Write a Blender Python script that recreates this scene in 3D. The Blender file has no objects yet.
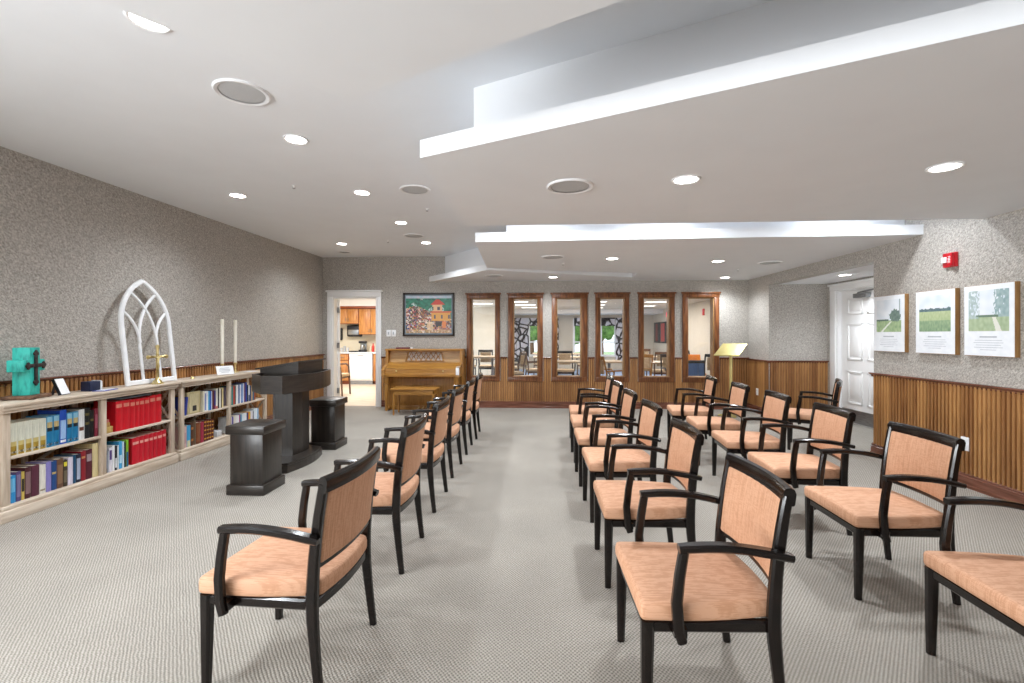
import bpy, bmesh, math, random
from mathutils import Vector, Matrix
random.seed(7)
C = bpy.context.scene.collection
S = bpy.context.scene
PI = math.pi

# ------------------------------------------------------------------ camera
cd = bpy.data.cameras.new('camera'); cam = bpy.data.objects.new('camera', cd); C.objects.link(cam)
cam.location = (0, 0, 1.35)
cam.rotation_euler = (PI/2, 0, math.atan(25/470))
cd.sensor_width = 36; cd.lens = 470/1024*36
cd.shift_y = -6.5/1024
cd.clip_start = .05; cd.clip_end = 200
S.camera = cam

# ------------------------------------------------------------------ world, large lights, exposure
w = bpy.data.worlds.new('sky'); S.world = w; w.use_nodes = True
nt = w.node_tree; bg = nt.nodes['Background']
bg.inputs[0].default_value = (.80, .90, 1, 1); bg.inputs[1].default_value = .9
S.view_settings.view_transform = 'Standard'; S.view_settings.look = 'None'
S.view_settings.gamma = 1; S.view_settings.use_curve_mapping = False
S.view_settings.exposure = 1.3
S.cycles.use_denoising = True
S.cycles.max_bounces = 8; S.cycles.diffuse_bounces = 7; S.cycles.glossy_bounces = 3
S.cycles.transmission_bounces = 4; S.cycles.transparent_max_bounces = 8
S.cycles.sample_clamp_indirect = 4
S.cycles.caustics_reflective = False; S.cycles.caustics_refractive = False

def area(name, loc, rot, sx, sy, power, color=(1,1,1), spread=PI, parent=None):
    l = bpy.data.lights.new(name, 'AREA'); l.shape = 'RECTANGLE'; l.size = sx; l.size_y = sy
    l.energy = power; l.color = color; l.spread = spread
    o = bpy.data.objects.new(name, l); C.objects.link(o); o.location = loc; o.rotation_euler = rot
    if parent: o.parent = parent
    return o
DOWN_POWER = 36.0
# added fill light, set at three invented openings in the left wall behind the camera
for k, y in enumerate((-4.45, -2.55, -.65)):
    area('window_daylight', (-4.22, y, 1.4), (PI/2+math.radians(4), 0, -math.radians(68)), 1.5, 1.6, 52, (.955, .98, 1), math.radians(150))

# ------------------------------------------------------------------ materials
def lin(h):
    h = h.lstrip('#'); out = []
    for i in (0, 2, 4):
        c = int(h[i:i+2], 16)/255
        out.append(c/12.92 if c <= .04045 else ((c+.055)/1.055)**2.4)
    return (*out, 1)
def base_mat(name, rough=.5, metal=0):
    m = bpy.data.materials.new(name); m.use_nodes = True
    n = m.node_tree.nodes; b = n['Principled BSDF']
    b.inputs['Roughness'].default_value = rough; b.inputs['Metallic'].default_value = metal
    return m, m.node_tree, b
def N(t, kind, **kw):
    n = t.nodes.new(kind)
    for k, v in kw.items(): setattr(n, k, v)
    return n
def coords(t, scale, rot=(0,0,0)):
    tc = N(t, 'ShaderNodeTexCoord'); mp = N(t, 'ShaderNodeMapping')
    mp.inputs['Scale'].default_value = scale; mp.inputs['Rotation'].default_value = rot
    t.links.new(tc.outputs['Object'], mp.inputs[0]); return mp.outputs[0]
def ramp(t, fac, stops):
    r = N(t, 'ShaderNodeValToRGB'); e = r.color_ramp.elements
    while len(e) < len(stops): e.new(.5)
    for el, (p, c) in zip(e, stops): el.position = p; el.color = lin(c) if isinstance(c, str) else c
    t.links.new(fac, r.inputs[0]); return r.outputs[0]
def noise(t, vec, scale, detail=2, rough=.5, dist=0):
    n = N(t, 'ShaderNodeTexNoise'); n.inputs['Scale'].default_value = scale; n.inputs['Detail'].default_value = detail
    n.inputs['Roughness'].default_value = rough; n.inputs['Distortion'].default_value = dist
    t.links.new(vec, n.inputs['Vector']); return n.outputs[0]
def bump(t, b, height, strength, dist=.002):
    n = N(t, 'ShaderNodeBump'); n.inputs['Strength'].default_value = strength; n.inputs['Distance'].default_value = dist
    t.links.new(height, n.inputs['Height']); t.links.new(n.outputs[0], b.inputs['Normal'])
def mat(name, c1, c2=None, rough=.5, metal=0, scale=(1,1,1), ns=8, detail=3, bmp=0, lo=.35, hi=.65, coat=0):
    m, t, b = base_mat(name, rough, metal)
    v = coords(t, scale); f = noise(t, v, ns, detail)
    t.links.new(ramp(t, f, [(lo, c1), (hi, c2 or c1)]), b.inputs['Base Color'])
    if bmp: bump(t, b, f, bmp)
    if coat: b.inputs['Coat Weight'].default_value = coat; b.inputs['Coat Roughness'].default_value = .15
    return m
def emit(name, col, strength):
    m, t, b = base_mat(name, .5)
    b.inputs['Base Color'].default_value = lin(col); b.inputs['Emission Color'].default_value = lin(col)
    b.inputs['Emission Strength'].default_value = strength; return m
def attr_mat(name, rough=.5, grain=None, low='#4a2a15', high='#c08a50'):
    """colour from a per-face attribute 'tone'; wood boards when grain is set"""
    m, t, b = base_mat(name, rough)
    a = N(t, 'ShaderNodeAttribute', attribute_name='tone')
    if grain:
        v = coords(t, grain); f = noise(t, v, 5, 5, .6, .6)
        mx = N(t, 'ShaderNodeMath', operation='MULTIPLY_ADD'); t.links.new(f, mx.inputs[0]); mx.inputs[1].default_value = .55
        t.links.new(a.outputs['Fac'], mx.inputs[2])
        t.links.new(ramp(t, mx.outputs[0], [(.2, low), (1.0, high)]), b.inputs['Base Color'])
    else:
        t.links.new(a.outputs['Color'], b.inputs['Base Color'])
    return m

M = {}
M['ceiling'] = mat('ceiling_paint', '#eaedf1', '#eceff3', .85, ns=3)
M['soffit'] = M['ceiling']
M['trim'] = mat('white_trim_paint', '#ececec', '#f0f0f0', .4, ns=4)
M['beige'] = mat('beige_wall_paint', '#cdc3b2', '#d2c8b8', .8, ns=3)
M['kitchen_wall'] = mat('kitchen_wall_paint', '#e6dcc4', '#eae0ca', .7, ns=3)
# embossed wallpaper
m, t, b = base_mat('embossed_wallpaper', .40)
v = coords(t, (.011, .011, .021), (.7, .6, 0)); v.node.vector_type = 'TEXTURE'; f = noise(t, v, 1.0, 2.0, .6, .8)
t.links.new(ramp(t, f, [(.34, '#8d8882'), (.5, '#aca7a0'), (.66, '#cbc6bf')]), b.inputs['Base Color'])
bump(t, b, f, .45, .004); M['wallpaper'] = m
M['bead'] = attr_mat('beadboard_wood', .38, (6, 6, .7), '#774a28', '#dba668')
M['walnut'] = mat('walnut_casing', '#573018', '#8a5630', .35, scale=(9, 9, .8), ns=4, detail=5)
M['rail'] = mat('chair_rail_wood', '#5e3828', '#855544', .25, scale=(.8, .8, 9), ns=4, detail=4)
# woven carpet
m, t, b = base_mat('woven_carpet', .95)
tc = N(t, 'ShaderNodeTexCoord'); sep = N(t, 'ShaderNodeSeparateXYZ'); t.links.new(tc.outputs['Object'], sep.inputs[0])
def mth(op, a, bb=None):
    n = N(t, 'ShaderNodeMath', operation=op)
    for i, x in enumerate((a, bb)):
        if x is None: continue
        if isinstance(x, (int, float)): n.inputs[i].default_value = x
        else: t.links.new(x, n.inputs[i])
    return n.outputs[0]
k = 2*PI/.017
wob = mth('MULTIPLY', noise(t, tc.outputs['Object'], 24, 2), 3.0)
sx_ = mth('SINE', mth('ADD', mth('MULTIPLY', sep.outputs[0], k), wob)); sy_ = mth('SINE', mth('ADD', mth('MULTIPLY', sep.outputs[1], k*.8), wob))
g = mth('MULTIPLY_ADD', mth('MULTIPLY', sx_, sy_), .5); t.nodes[-1]
g.node.inputs[2].default_value = .5
fine = noise(t, tc.outputs['Object'], 120, 2)
big = noise(t, tc.outputs['Object'], 1.3, 3)
c1 = ramp(t, g, [(.15, '#857f76'), (.5, '#b4aea5'), (.9, '#c3bdb4')])
mx = N(t, 'ShaderNodeMix', data_type='RGBA', blend_type='MULTIPLY'); mx.inputs[0].default_value = 1
t.links.new(c1, mx.inputs[6]); t.links.new(ramp(t, big, [(.3, '#e8e8e8'), (.7, '#ffffff')]), mx.inputs[7])
mx2 = N(t, 'ShaderNodeMix', data_type='RGBA', blend_type='MULTIPLY'); mx2.inputs[0].default_value = 1
t.links.new(mx.outputs[2], mx2.inputs[6]); t.links.new(ramp(t, fine, [(.3, '#d6d4d0'), (.7, '#ffffff')]), mx2.inputs[7])
t.links.new(mx2.outputs[2], b.inputs['Base Color']); bump(t, b, g, .5, .004); M['carpet'] = m

M['espresso'] = mat('espresso_lacquer', '#0c0706', '#140c09', .2, scale=(6,6,6), ns=3, coat=.2)
M['espresso'].node_tree.nodes['Principled BSDF'].inputs['Specular IOR Level'].default_value = .35
m, t, b = base_mat('peach_upholstery', .72)
v = coords(t, (5, 14, 120)); f = noise(t, v, 3, 3, .6)
v2 = coords(t, (3, 60, 3)); f2 = noise(t, v2, 3, 2)
ad = N(t, 'ShaderNodeMath', operation='ADD'); t.links.new(f, ad.inputs[0]); t.links.new(f2, ad.inputs[1])
t.links.new(ramp(t, ad.outputs[0], [(.6, '#b68463'), (1.0, '#c29170'), (1.35, '#cc9d7e')]), b.inputs['Base Color'])
bump(t, b, f, .15, .002); M['fabric'] = m
M['greige'] = mat('weathered_greige_wood', '#b9a692', '#d8cab9', .55, scale=(9, .9, 9), ns=4, detail=5)
M['greige_v'] = mat('weathered_greige_upright', '#b7a490', '#d5c6b4', .55, scale=(9, 9, .9), ns=4, detail=5)
M['podium'] = mat('dark_stained_oak', '#1d1916', '#302a25', .36, scale=(14, 14, 1), ns=4, detail=5, coat=.15)
M['podium_h'] = mat('dark_stained_oak_across', '#1e1a17', '#332d28', .34, scale=(2, 1.2, 16), ns=4, detail=5, coat=.15)
M['oak'] = mat('honey_oak', '#9a6a2c', '#b98742', .34, scale=(1, 8, 12), ns=4, detail=5)
M['oak_v'] = mat('honey_oak_upright', '#94652a', '#b5833f', .34, scale=(12, 12, 1), ns=4, detail=5)
M['oak_pale'] = mat('pale_oak_panel', '#b28a55', '#c29c68', .3, scale=(1, 8, 12), ns=4, detail=4)
M['teal'] = mat('distressed_teal_paint', '#1b8f86', '#35c0b2', .5, scale=(5, 5, 1.6), ns=7, detail=5, lo=.3, hi=.55)
M['rust'] = mat('rustic_brown_wood', '#4b3426', '#80604a', .7, scale=(6, 2, 6), ns=6)
M['iron'] = mat('dark_cast_iron', '#2a2526', '#55494a', .5, .6, ns=30)
M['brass'] = mat('polished_brass', '#cdb272', '#e6d6a0', .3, .8, ns=12)
M['gold'] = mat('pale_gold_metal', '#d6c782', '#e2d594', .32, .55, ns=6)
M['white'] = mat('white_lacquer', '#e9ebee', '#f3f4f6', .4, ns=8)
M['candle'] = mat('ivory_wax', '#e8e3d2', '#f2eee2', .45, ns=10)
M['plastic_white'] = mat('white_plastic', '#eef0f2', '#f5f6f8', .3, ns=5)
M['red'] = mat('red_plastic', '#b81422', '#cc1c2a', .3, ns=5)
M['page'] = mat('page_edges', '#d9d2bf', '#ece6d8', .8, scale=(40, 4, 40), ns=6)
M['steel'] = mat('brushed_steel', '#8b8d8f', '#a9abad', .35, .9, scale=(2, 2, 30), ns=6)
M['black'] = mat('matte_black', '#15161a', '#22242a', .45, ns=6)
M['navy'] = mat('navy_card', '#141b34', '#1f2a4c', .5, ns=6)
M['cherry'] = mat('kitchen_cherry_wood', '#b0713a', '#cb9153', .35, scale=(8, 8, 1), ns=4, detail=4)
M['cherry_dark'] = mat('kitchen_cherry_dark', '#7c3513', '#96481c', .35, scale=(1, 8, 8), ns=4, detail=4)
M['counter'] = mat('pale_counter', '#c9ced2', '#e2e5e7', .3, ns=40)
M['vinyl'] = mat('kitchen_vinyl', '#cbb8a2', '#dccdba', .45, scale=(1, 6, 1), ns=3)
M['dining_carpet'] = mat('blue_grey_carpet', '#7f93b4', '#a0b2cc', .95, ns=40)
M['table_wood'] = mat('maple_tabletop', '#b9a184', '#cdb79b', .35, scale=(2, 9, 9), ns=3)
M['chair_honey'] = mat('honey_chair_wood', '#9c6a2d', '#b5803c', .4, scale=(8, 8, 1), ns=3)
M['tan'] = mat('tan_seat_cloth', '#b29878', '#c7af90', .8, ns=30)
M['lens'] = emit('lit_lamp_lens', '#fffaf2', 9)
M['troffer'] = emit('lit_troffer_lens', '#fff8ee', 1.6)
M['exit_red'] = emit('red_sign_glow', '#e0304a', 1.2)
M['mesh_grey'] = mat('speaker_mesh', '#b9bbbd', '#c6c8ca', .7, ns=200)
M['print'] = attr_mat('printed_picture', .55)
M['print_gloss'] = attr_mat('framed_picture_print', .35)
M['paper'] = mat('white_canvas', '#e9edf2', '#f0f3f7', .6, ns=20)
M['ink'] = mat('grey_print_ink', '#b3b8c0', '#bcc1c8', .7, ns=20)
M['canvas_edge'] = mat('wood_canvas_edge', '#8a6438', '#a57c4a', .5, scale=(9, 1, 1), ns=5)
M['picture_frame'] = mat('dark_picture_frame', '#221a17', '#382b24', .35, ns=9)
M['mat_board'] = mat('grey_mat_board', '#74828c', '#7d8c96', .7, ns=9)
M['grass'] = mat('garden_grass', '#8fae78', '#b3c79a', .9, ns=3)
M['leafy'] = mat('garden_foliage', '#3f6b2a', '#86b25a', .8, ns=5, detail=5, bmp=.8)
m, t, b = base_mat('window_glass', .0)
gl = N(t, 'ShaderNodeBsdfGlossy'); gl.inputs['Roughness'].default_value = .0
tr = N(t, 'ShaderNodeBsdfTransparent'); mxs = N(t, 'ShaderNodeMixShader'); mxs.inputs[0].default_value = .05
t.links.new(tr.outputs[0], mxs.inputs[1]); t.links.new(gl.outputs[0], mxs.inputs[2])
t.links.new(mxs.outputs[0], t.nodes['Material Output'].inputs[0]); M['glass'] = m
# black-on-white stone patterned curtain
m, t, b = base_mat('patterned_curtain', .8)
v = coords(t, (1, .3, 1)); vo = N(t, 'ShaderNodeTexVoronoi', feature='DISTANCE_TO_EDGE'); vo.inputs['Scale'].default_value = 3.8
t.links.new(v, vo.inputs['Vector'])
t.links.new(ramp(t, vo.outputs[0], [(.06, '#2a2428'), (.13, '#e6e4ea')]), b.inputs['Base Color']); M['curtain'] = m
def flat(hexc, rough=.5):
    key = 'cloth_' + hexc.strip('#') + str(rough)
    if key not in M:
        r, g_, b_ = (int(hexc[i:i+2], 16) for i in (1, 3, 5))
        d = '#%02x%02x%02x' % tuple(max(0, int(x*.9)) for x in (r, g_, b_))
        M[key] = mat('cover_' + hexc.strip('#'), d, hexc, rough, scale=(20, 20, 3), ns=5)
    return M[key]

# ------------------------------------------------------------------ mesh helpers
class MB:
    def __init__(s): s.v = []; s.f = []; s.tone = []; s.smooth = []
    def add(s, vs, fs, tone=None, smooth=False):
        o = len(s.v); s.v += [tuple(p) for p in vs]
        for f_ in fs: s.f.append(tuple(i+o for i in f_)); s.tone.append(tone); s.smooth.append(smooth)
        return s
    def box(s, x0, x1, y0, y1, z0, z1, tone=None):
        vs = [(x, y, z) for x in (x0, x1) for y in (y0, y1) for z in (z0, z1)]
        return s.add(vs, [(0,1,3,2), (4,6,7,5), (0,4,5,1), (2,3,7,6), (0,2,6,4), (1,5,7,3)], tone)
    def bbox(s, x0, x1, y0, y1, z0, z1, r=.006, seg=2):
        bm = bmesh.new(); bmesh.ops.create_cube(bm, size=1)
        for v_ in bm.verts: v_.co = Vector(((x0+x1)/2+v_.co.x*(x1-x0), (y0+y1)/2+v_.co.y*(y1-y0), (z0+z1)/2+v_.co.z*(z1-z0)))
        bmesh.ops.bevel(bm, geom=bm.edges[:], offset=r, segments=seg, affect='EDGES', profile=.5)
        return s.bm(bm, True)
    def bm(s, bm, smooth=False):
        bm.verts.ensure_lookup_table(); bm.verts.index_update()
        s.add([v_.co[:] for v_ in bm.verts], [[v_.index for v_ in f_.verts] for f_ in bm.faces], None, smooth); bm.free(); return s
    def prism(s, pts, a0, a1, axis='z', tone=None, smooth=False):
        """polygon pts (2d) extruded along axis"""
        def P(p, a): return {'z': (p[0], p[1], a), 'x': (a, p[0], p[1]), 'y': (p[0], a, p[1])}[axis]
        n = len(pts)
        return s.add([P(p, a0) for p in pts]+[P(p, a1) for p in pts],
              [tuple(range(n))[::-1], tuple(range(n, 2*n))]+[(i, (i+1)%n, n+(i+1)%n, n+i) for i in range(n)], tone, smooth)
    def sweep(s, path, prof, side, smooth=True, scale=None):
        """profile (a,b) swept along path; a is along the fixed vector side, b along normal = side x tangent"""
        side = Vector(side).normalized(); n = len(prof); vs = []; path = [Vector(p) for p in path]
        for i, p in enumerate(path):
            if i == 0: tg = path[1]-p
            elif i == len(path)-1: tg = p-path[i-1]
            else: tg = (path[i+1]-p).normalized()+(p-path[i-1]).normalized()
            tg.normalize(); nm = side.cross(tg).normalized()
            k_ = 1.0
            if 0 < i < len(path)-1:
                c_ = tg.dot((p-path[i-1]).normalized()); k_ = 1/max(.5, c_)
            sa, sb = scale[i] if scale else (1, 1)
            for a, b_ in prof: vs.append(p+side*a*sa+nm*b_*sb*k_)
        fs = [tuple(range(n)), tuple(range((len(path)-1)*n, len(path)*n))[::-1]]
        for i in range(len(path)-1):
            for j in range(n): fs.append((i*n+j, i*n+(j+1)%n, (i+1)*n+(j+1)%n, (i+1)*n+j))
        return s.add(vs, fs, None, smooth)
    def bar(s, path, a, b_, side, scale=None, ch=.25):
        c_ = min(a, b_)*ch; a /= 2; b_ /= 2
        return s.sweep(path, [(-a, -b_+c_), (-a+c_, -b_), (a-c_, -b_), (a, -b_+c_), (a, b_-c_), (a-c_, b_), (-a+c_, b_), (-a, b_-c_)], side, True, scale)
    def tube(s, path, r, n=8, rs=None):
        path = [Vector(p) for p in path]; d = (path[-1]-path[0]).normalized()
        side = d.orthogonal() if len(path) == 2 else None
        if side is None:
            nrm = Vector((0,0,0))
            for i in range(1, len(path)-1): nrm += (path[i]-path[i-1]).cross(path[i+1]-path[i])
            side = nrm if nrm.length > 1e-9 else d.orthogonal()
        prof = [(r*math.cos(2*PI*i/n), r*math.sin(2*PI*i/n)) for i in range(n)]
        return s.sweep(path, prof, side, True, [(x, x) for x in rs] if rs else None)
    def lathe(s, prof, c=(0,0,0), n=20, axis='z'):
        vs = []; m_ = len(prof)
        for i in range(n):
            a = 2*PI*i/n
            for r, z in prof:
                p = (r*math.cos(a), r*math.sin(a), z)
                if axis == 'x': p = (p[2], p[0], p[1])
                if axis == 'y': p = (p[0], -p[2], p[1])
                vs.append((c[0]+p[0], c[1]+p[1], c[2]+p[2]))
        fs = []
        for i in range(n):
            for j in range(m_-1):
                a0, b0 = i*m_+j, ((i+1)%n)*m_+j
                fs.append((a0, b0, b0+1, a0+1))
        return s.add(vs, fs, None, True)
    def rbox(s, c, h, r, nint=(3,3,1), deform=None):
        """box with rounded edges, gridded so that it can be bent"""
        def co(hh, n): 
            return [-hh, -hh+.3*r, -hh+r]+[-hh+r+(2*hh-2*r)*(i+1)/(n+1) for i in range(n)]+[hh-r, hh-.3*r, hh]
        ax = [co(h[i], nint[i]) for i in range(3)]; idx = {}; vs = []; fs = []
        def vid(i, j, k_):
            key = (i, j, k_)
            if key not in idx:
                p = Vector((ax[0][i], ax[1][j], ax[2][k_]))
                q = Vector([max(-(h[a]-r), min(h[a]-r, p[a])) for a in range(3)]); d = p-q
                if d.length > 1e-9: p = q+d.normalized()*r
                if deform: p = Vector(deform(p))
                idx[key] = len(vs); vs.append(p+Vector(c))
            return idx[key]
        L = [len(a)-1 for a in ax]
        for f0 in (0, L[0]):
            for j in range(L[1]):
                for k_ in range(L[2]):
                    q = [vid(f0,j,k_), vid(f0,j+1,k_), vid(f0,j+1,k_+1), vid(f0,j,k_+1)]; fs.append(q if f0 else q[::-1])
        for f0 in (0, L[1]):
            for i in range(L[0]):
                for k_ in range(L[2]):
                    q = [vid(i,f0,k_), vid(i,f0,k_+1), vid(i+1,f0,k_+1), vid(i+1,f0,k_)]; fs.append(q if f0 else q[::-1])
        for f0 in (0, L[2]):
            for i in range(L[0]):
                for j in range(L[1]):
                    q = [vid(i,j,f0), vid(i+1,j,f0), vid(i+1,j+1,f0), vid(i,j+1,f0)]; fs.append(q if f0 else q[::-1])
        return s.add(vs, fs, None, True)
    def mesh(s, name, m):
        me = bpy.data.meshes.new(name); me.from_pydata(s.v, [], s.f)
        me.polygons.foreach_set('use_smooth', [bool(x) for x in s.smooth])
        if any(x is not None for x in s.tone):
            at = me.color_attributes.new('tone', 'FLOAT_COLOR', 'CORNER'); cols = []
            for p, tn in zip(me.polygons, s.tone):
                c_ = tn if isinstance(tn, (tuple, list)) else (tn or 0,)*3
                cols += list((*c_[:3], 1))*p.loop_total
            at.data.foreach_set('color', cols)
        bm = bmesh.new(); bm.from_mesh(me); bmesh.ops.recalc_face_normals(bm, faces=bm.faces[:]); bm.to_mesh(me); bm.free()
        if any(s.smooth): me.set_sharp_from_angle(angle=math.radians(38))
        me.materials.append(m); return me
    def build(s, name, m, parent=None, loc=None, rz=0):
        o = bpy.data.objects.new(name, s.mesh(name, m)); C.objects.link(o)
        if parent: o.parent = parent
        if loc: o.location = loc
        if rz: o.rotation_euler = (0, 0, rz)
        return o
def tag(o, label=None, cat=None, group=None, kind=None):
    if label: o['label'] = label
    if cat: o['category'] = cat
    if group: o['group'] = group
    if kind: o['kind'] = kind
    return o
def thing(name, label, cat, loc=(0,0,0), rz=0, group=None):
    o = bpy.data.objects.new(name, None); C.objects.link(o); o.empty_display_size = .1
    o.location = loc; o.rotation_euler = (0, 0, rz); return tag(o, label, cat, group)
def copy_tree(o, parent=None):
    c = o.copy(); C.objects.link(c)
    if parent: c.parent = parent
    for ch in list(o.children):
        if ch.type == 'LIGHT': 
            l = ch.copy(); C.objects.link(l); l.parent = c
        else: copy_tree(ch, c)
    return c
def struct(o): o['kind'] = 'structure'; return o
def curve2(x0, x1, f_, n=8): return [(x0+(x1-x0)*i/n, f_(i/n)) for i in range(n+1)]
def block(name, m, parent, *b, r=0):
    mb = MB()
    if r: mb.bbox(*b, r=r)
    else: mb.box(*b)
    return mb.build(name, m, parent)

# ------------------------------------------------------------------ room dimensions
D = 8.72; R = 3.82; ZC = 2.82; ZS = 2.345
def XL(y): return -4.18+(y-3)*.021
REAR = -5.5
# floors
struct(MB().box(-4.6, 5.2, REAR-.1, D+.08, -.1, 0).build('floor', M['carpet']))
# ceiling
struct(MB().box(-4.6, 5.2, REAR-.1, D+.15, ZC, ZC+.1).build('ceiling', M['ceiling']))
# hung soffits: a thin wide lower tier under a set-back upper tier
def soffit(low, high):
    mb = MB(); mb.prism(low, ZS, ZS+.10); mb.prism(high, ZS+.10, ZC)
    o = mb.build('ceiling_soffit', M['soffit']); struct(o)
    bm = bmesh.new(); bm.from_mesh(o.data); bmesh.ops.triangulate(bm, faces=[f_ for f_ in bm.faces if len(f_.verts) > 4]); bm.to_mesh(o.data); bm.free()
    return o
soffit([(-.803, 1.95), (-2.6, -.27), (-2.6, REAR), (R, REAR), (R, -.40)], [(-.80, 1.62), (-2.2, -.1), (-2.2, REAR), (R, REAR), (R, -.75)])
soffit([(-.657, 2.611), (R, .538), (R, 4.23), (-.656, 4.262)], [(-.376, 2.78), (R, .83), (R, 4.0), (-.376, 4.0)])
soffit([(-.66, 5.0), (R, 4.86), (R, D), (-2.02, D), (-.757, 7.16), (1.636, 8.20), (1.629, 7.689), (-.741, 6.95)],
       [(-.34, 5.2), (R, 5.1), (R, D), (-1.72, D), (-.9, 7.75), (-.34, 7.2)])

# walls ------------------------------------------------------------
def wall_holes(name, x0, x1, z0, z1, y0, y1, holes, m):
    """wall in the XZ plane with rectangular openings (x0,x1,z0,z1), holes sorted in x and not overlapping"""
    mb = MB(); x = x0
    for a, b_, c_, d_ in holes:
        if a > x: mb.box(x, a, y0, y1, z0, z1)
        if c_ > z0: mb.box(a, b_, y0, y1, z0, c_)
        if d_ < z1: mb.box(a, b_, y0, y1, d_, z1)
        x = b_
    mb.box(x, x1, y0, y1, z0, z1)
    return struct(mb.build(name, m))
WIN = [(-1.319, -.678), (-.548, .12), (.259, .938), (1.057, 1.694), (1.838, 2.514), (2.63, 3.308)]   # outer casing x
GX = [(-1.225, -.765), (-.443, .022), (.358, .82), (1.150, 1.608), (1.938, 2.42), (2.735, 3.212)]
GZ0, GZ1 = .575, 2.035
wall_back = wall_holes('wall_back', -4.2, R+.1, 0, ZC, D, D+.15, [(-3.875, -3.012, 0, 2.07)]+[(a, b_, GZ0, GZ1) for a, b_ in GX], M['wallpaper'])
mb = MB(); mb.prism([(XL(.2), .2), (XL(D), D+.1), (XL(D)-.15, D+.1), (XL(.2)-.15, .2)], 0, ZC)
ya = .2
for yc in (-.65, -2.55, -4.45):  # unseen openings, made up to go with the fill lights
    mb.box(-4.40, -4.24, yc+.75, ya, 0, ZC); mb.box(-4.40, -4.24, yc-.75, yc+.75, 0, .6); mb.box(-4.40, -4.24, yc-.75, yc+.75, 2.2, ZC); ya = yc-.75
mb.box(-4.40, -4.24, REAR-.1, ya, 0, ZC)
wall_left = struct(mb.build('wall_left', M['wallpaper']))
AY0, AY1, AZ, AX = 5.55, 7.965, 2.185, 4.75
mb = MB(); mb.box(R, R+.15, REAR-.1, AY0, 0, ZC); mb.box(R, R+.15, AY0, AY1, AZ, ZC); mb.box(R, R+.15, AY1, D+.15, 0, ZC)
wall_right = struct(mb.build('wall_right', M['wallpaper']))
mb = MB(); mb.box(R+.15, AX+.15, AY1, AY1+.12, 0, AZ+.2)
wall_alcove = struct(mb.build('wall_alcove_end', M['wallpaper']))
mb = MB(); mb.box(AX, AX+.15, 7.77, AY1, 0, AZ); mb.box(AX, AX+.15, 6.55, 7.77, 2.095, AZ); mb.box(AX, AX+.15, AY0-.12, 6.55, 0, AZ)
struct(mb.build('wall_alcove_back', M['wallpaper']))
struct(MB().box(R+.15, AX+.15, AY0-.12, AY0, 0, AZ).build('wall_alcove_near', M['wallpaper']))
struct(MB().box(R+.15, AX+.15, AY0-.12, AY1+.12, AZ, AZ+.1).build('ceiling_alcove', M['ceiling']))
wall_holes('wall_rear', -4.5, R+.1, 0, ZC, REAR-.15, REAR, [], M['wallpaper'])

# beadboard wainscot -------------------------------------------------
def beadboard(p0, p1, spans, out, parent, pitch=.041):
    """boards along the horizontal line p0-p1; spans give (s0,s1,z0,z1) along it; out = unit vector off the wall"""
    mb = MB(); d = Vector((p1[0]-p0[0], p1[1]-p0[1], 0)); L = d.length; d.normalize(); o = Vector((out[0], out[1], 0))
    P0 = Vector((p0[0], p0[1], 0))
    for s0, s1, z0, z1 in spans:
        n = max(1, round((s1-s0)/pitch)); w_ = (s1-s0)/n
        for i in range(n):
            if i % 3 == 0: base = random.choice((.08, .14, .2, .26, .32, .42))
            a = s0+i*w_; tn = base+random.uniform(-.06, .06)
            prof = [(a, .003), (a+w_*.36, .003), (a+w_*.40, .016), (a+w_*.60, .019), (a+w_*.80, .019), (a+w_*.97, .016), (a+w_, .003)]
            vs = [P0+d*u+o*h+Vector((0,0,z)) for z in (z0, z1) for u, h in prof]; m_ = len(prof)
            for j in range(m_-1): mb.add([vs[j], vs[j+1], vs[m_+j+1], vs[m_+j]], [(0, 1, 2, 3)], tn-(.22 if j == 0 else 0))
    ob = mb.build('beadboard', M['bead'], parent); ob['kind'] = 'stuff'; return ob
CAP = .945
def moulding(name, p0, p1, out, prof, m, parent=None):
    """profile (offset from wall, z) run along p0-p1"""
    o = Vector((out[0], out[1], 0)); vs = []
    for p in (p0, p1):
        for h, z in prof: vs.append(Vector((p[0], p[1], 0))+o*h+Vector((0,0,z)))
    n = len(prof); fs = [tuple(range(n)), tuple(range(n, 2*n))[::-1]]+[(i, (i+1)%n, n+(i+1)%n, n+i) for i in range(n)]
    mb = MB(); mb.add(vs, fs); ob = mb.build(name, m, parent); return struct(ob)
def cap_prof(z): return [(0, z-.045), (.014, z-.045), (.016, z-.03), (.026, z-.022), (.042, z-.014), (.046, z-.006), (.042, z), (0, z)]
BASEP = [(0, 0), (.034, 0), (.034, .022), (.022, .03), (.022, .085), (.026, .092), (.016, .1), (.02, .112), (.012, .125), (0, .128)]
# right wall
beadboard((R, AY0), (R, REAR), [(0, AY0-REAR, .12, CAP-.02)], (-1, 0), wall_right)
moulding('trim_1', (R, AY0+.02), (R, REAR), (-1, 0), cap_prof(.925), M['rail'])
moulding('baseboard_right', (R, AY0+.015), (R, REAR), (-1, 0), BASEP, M['rail'])
beadboard((R, AY1), (R, D), [(0, D-AY1, .12, CAP-.02)], (-1, 0), wall_right)
moulding('trim_2', (R, AY1), (R, D), (-1, 0), cap_prof(.93), M['rail'])
moulding('baseboard_right_end', (R, AY1), (R, D), (-1, 0), BASEP, M['rail'])
beadboard((R+.01, AY1), (AX, AY1), [(0, AX-R-.01, .12, CAP-.02)], (0, -1), wall_alcove)
moulding('trim_3', (R-.03, AY1), (AX, AY1), (0, -1), cap_prof(.93), M['rail'])
moulding('baseboard_alcove', (R, AY1), (AX, AY1), (0, -1), BASEP, M['rail'])
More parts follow.
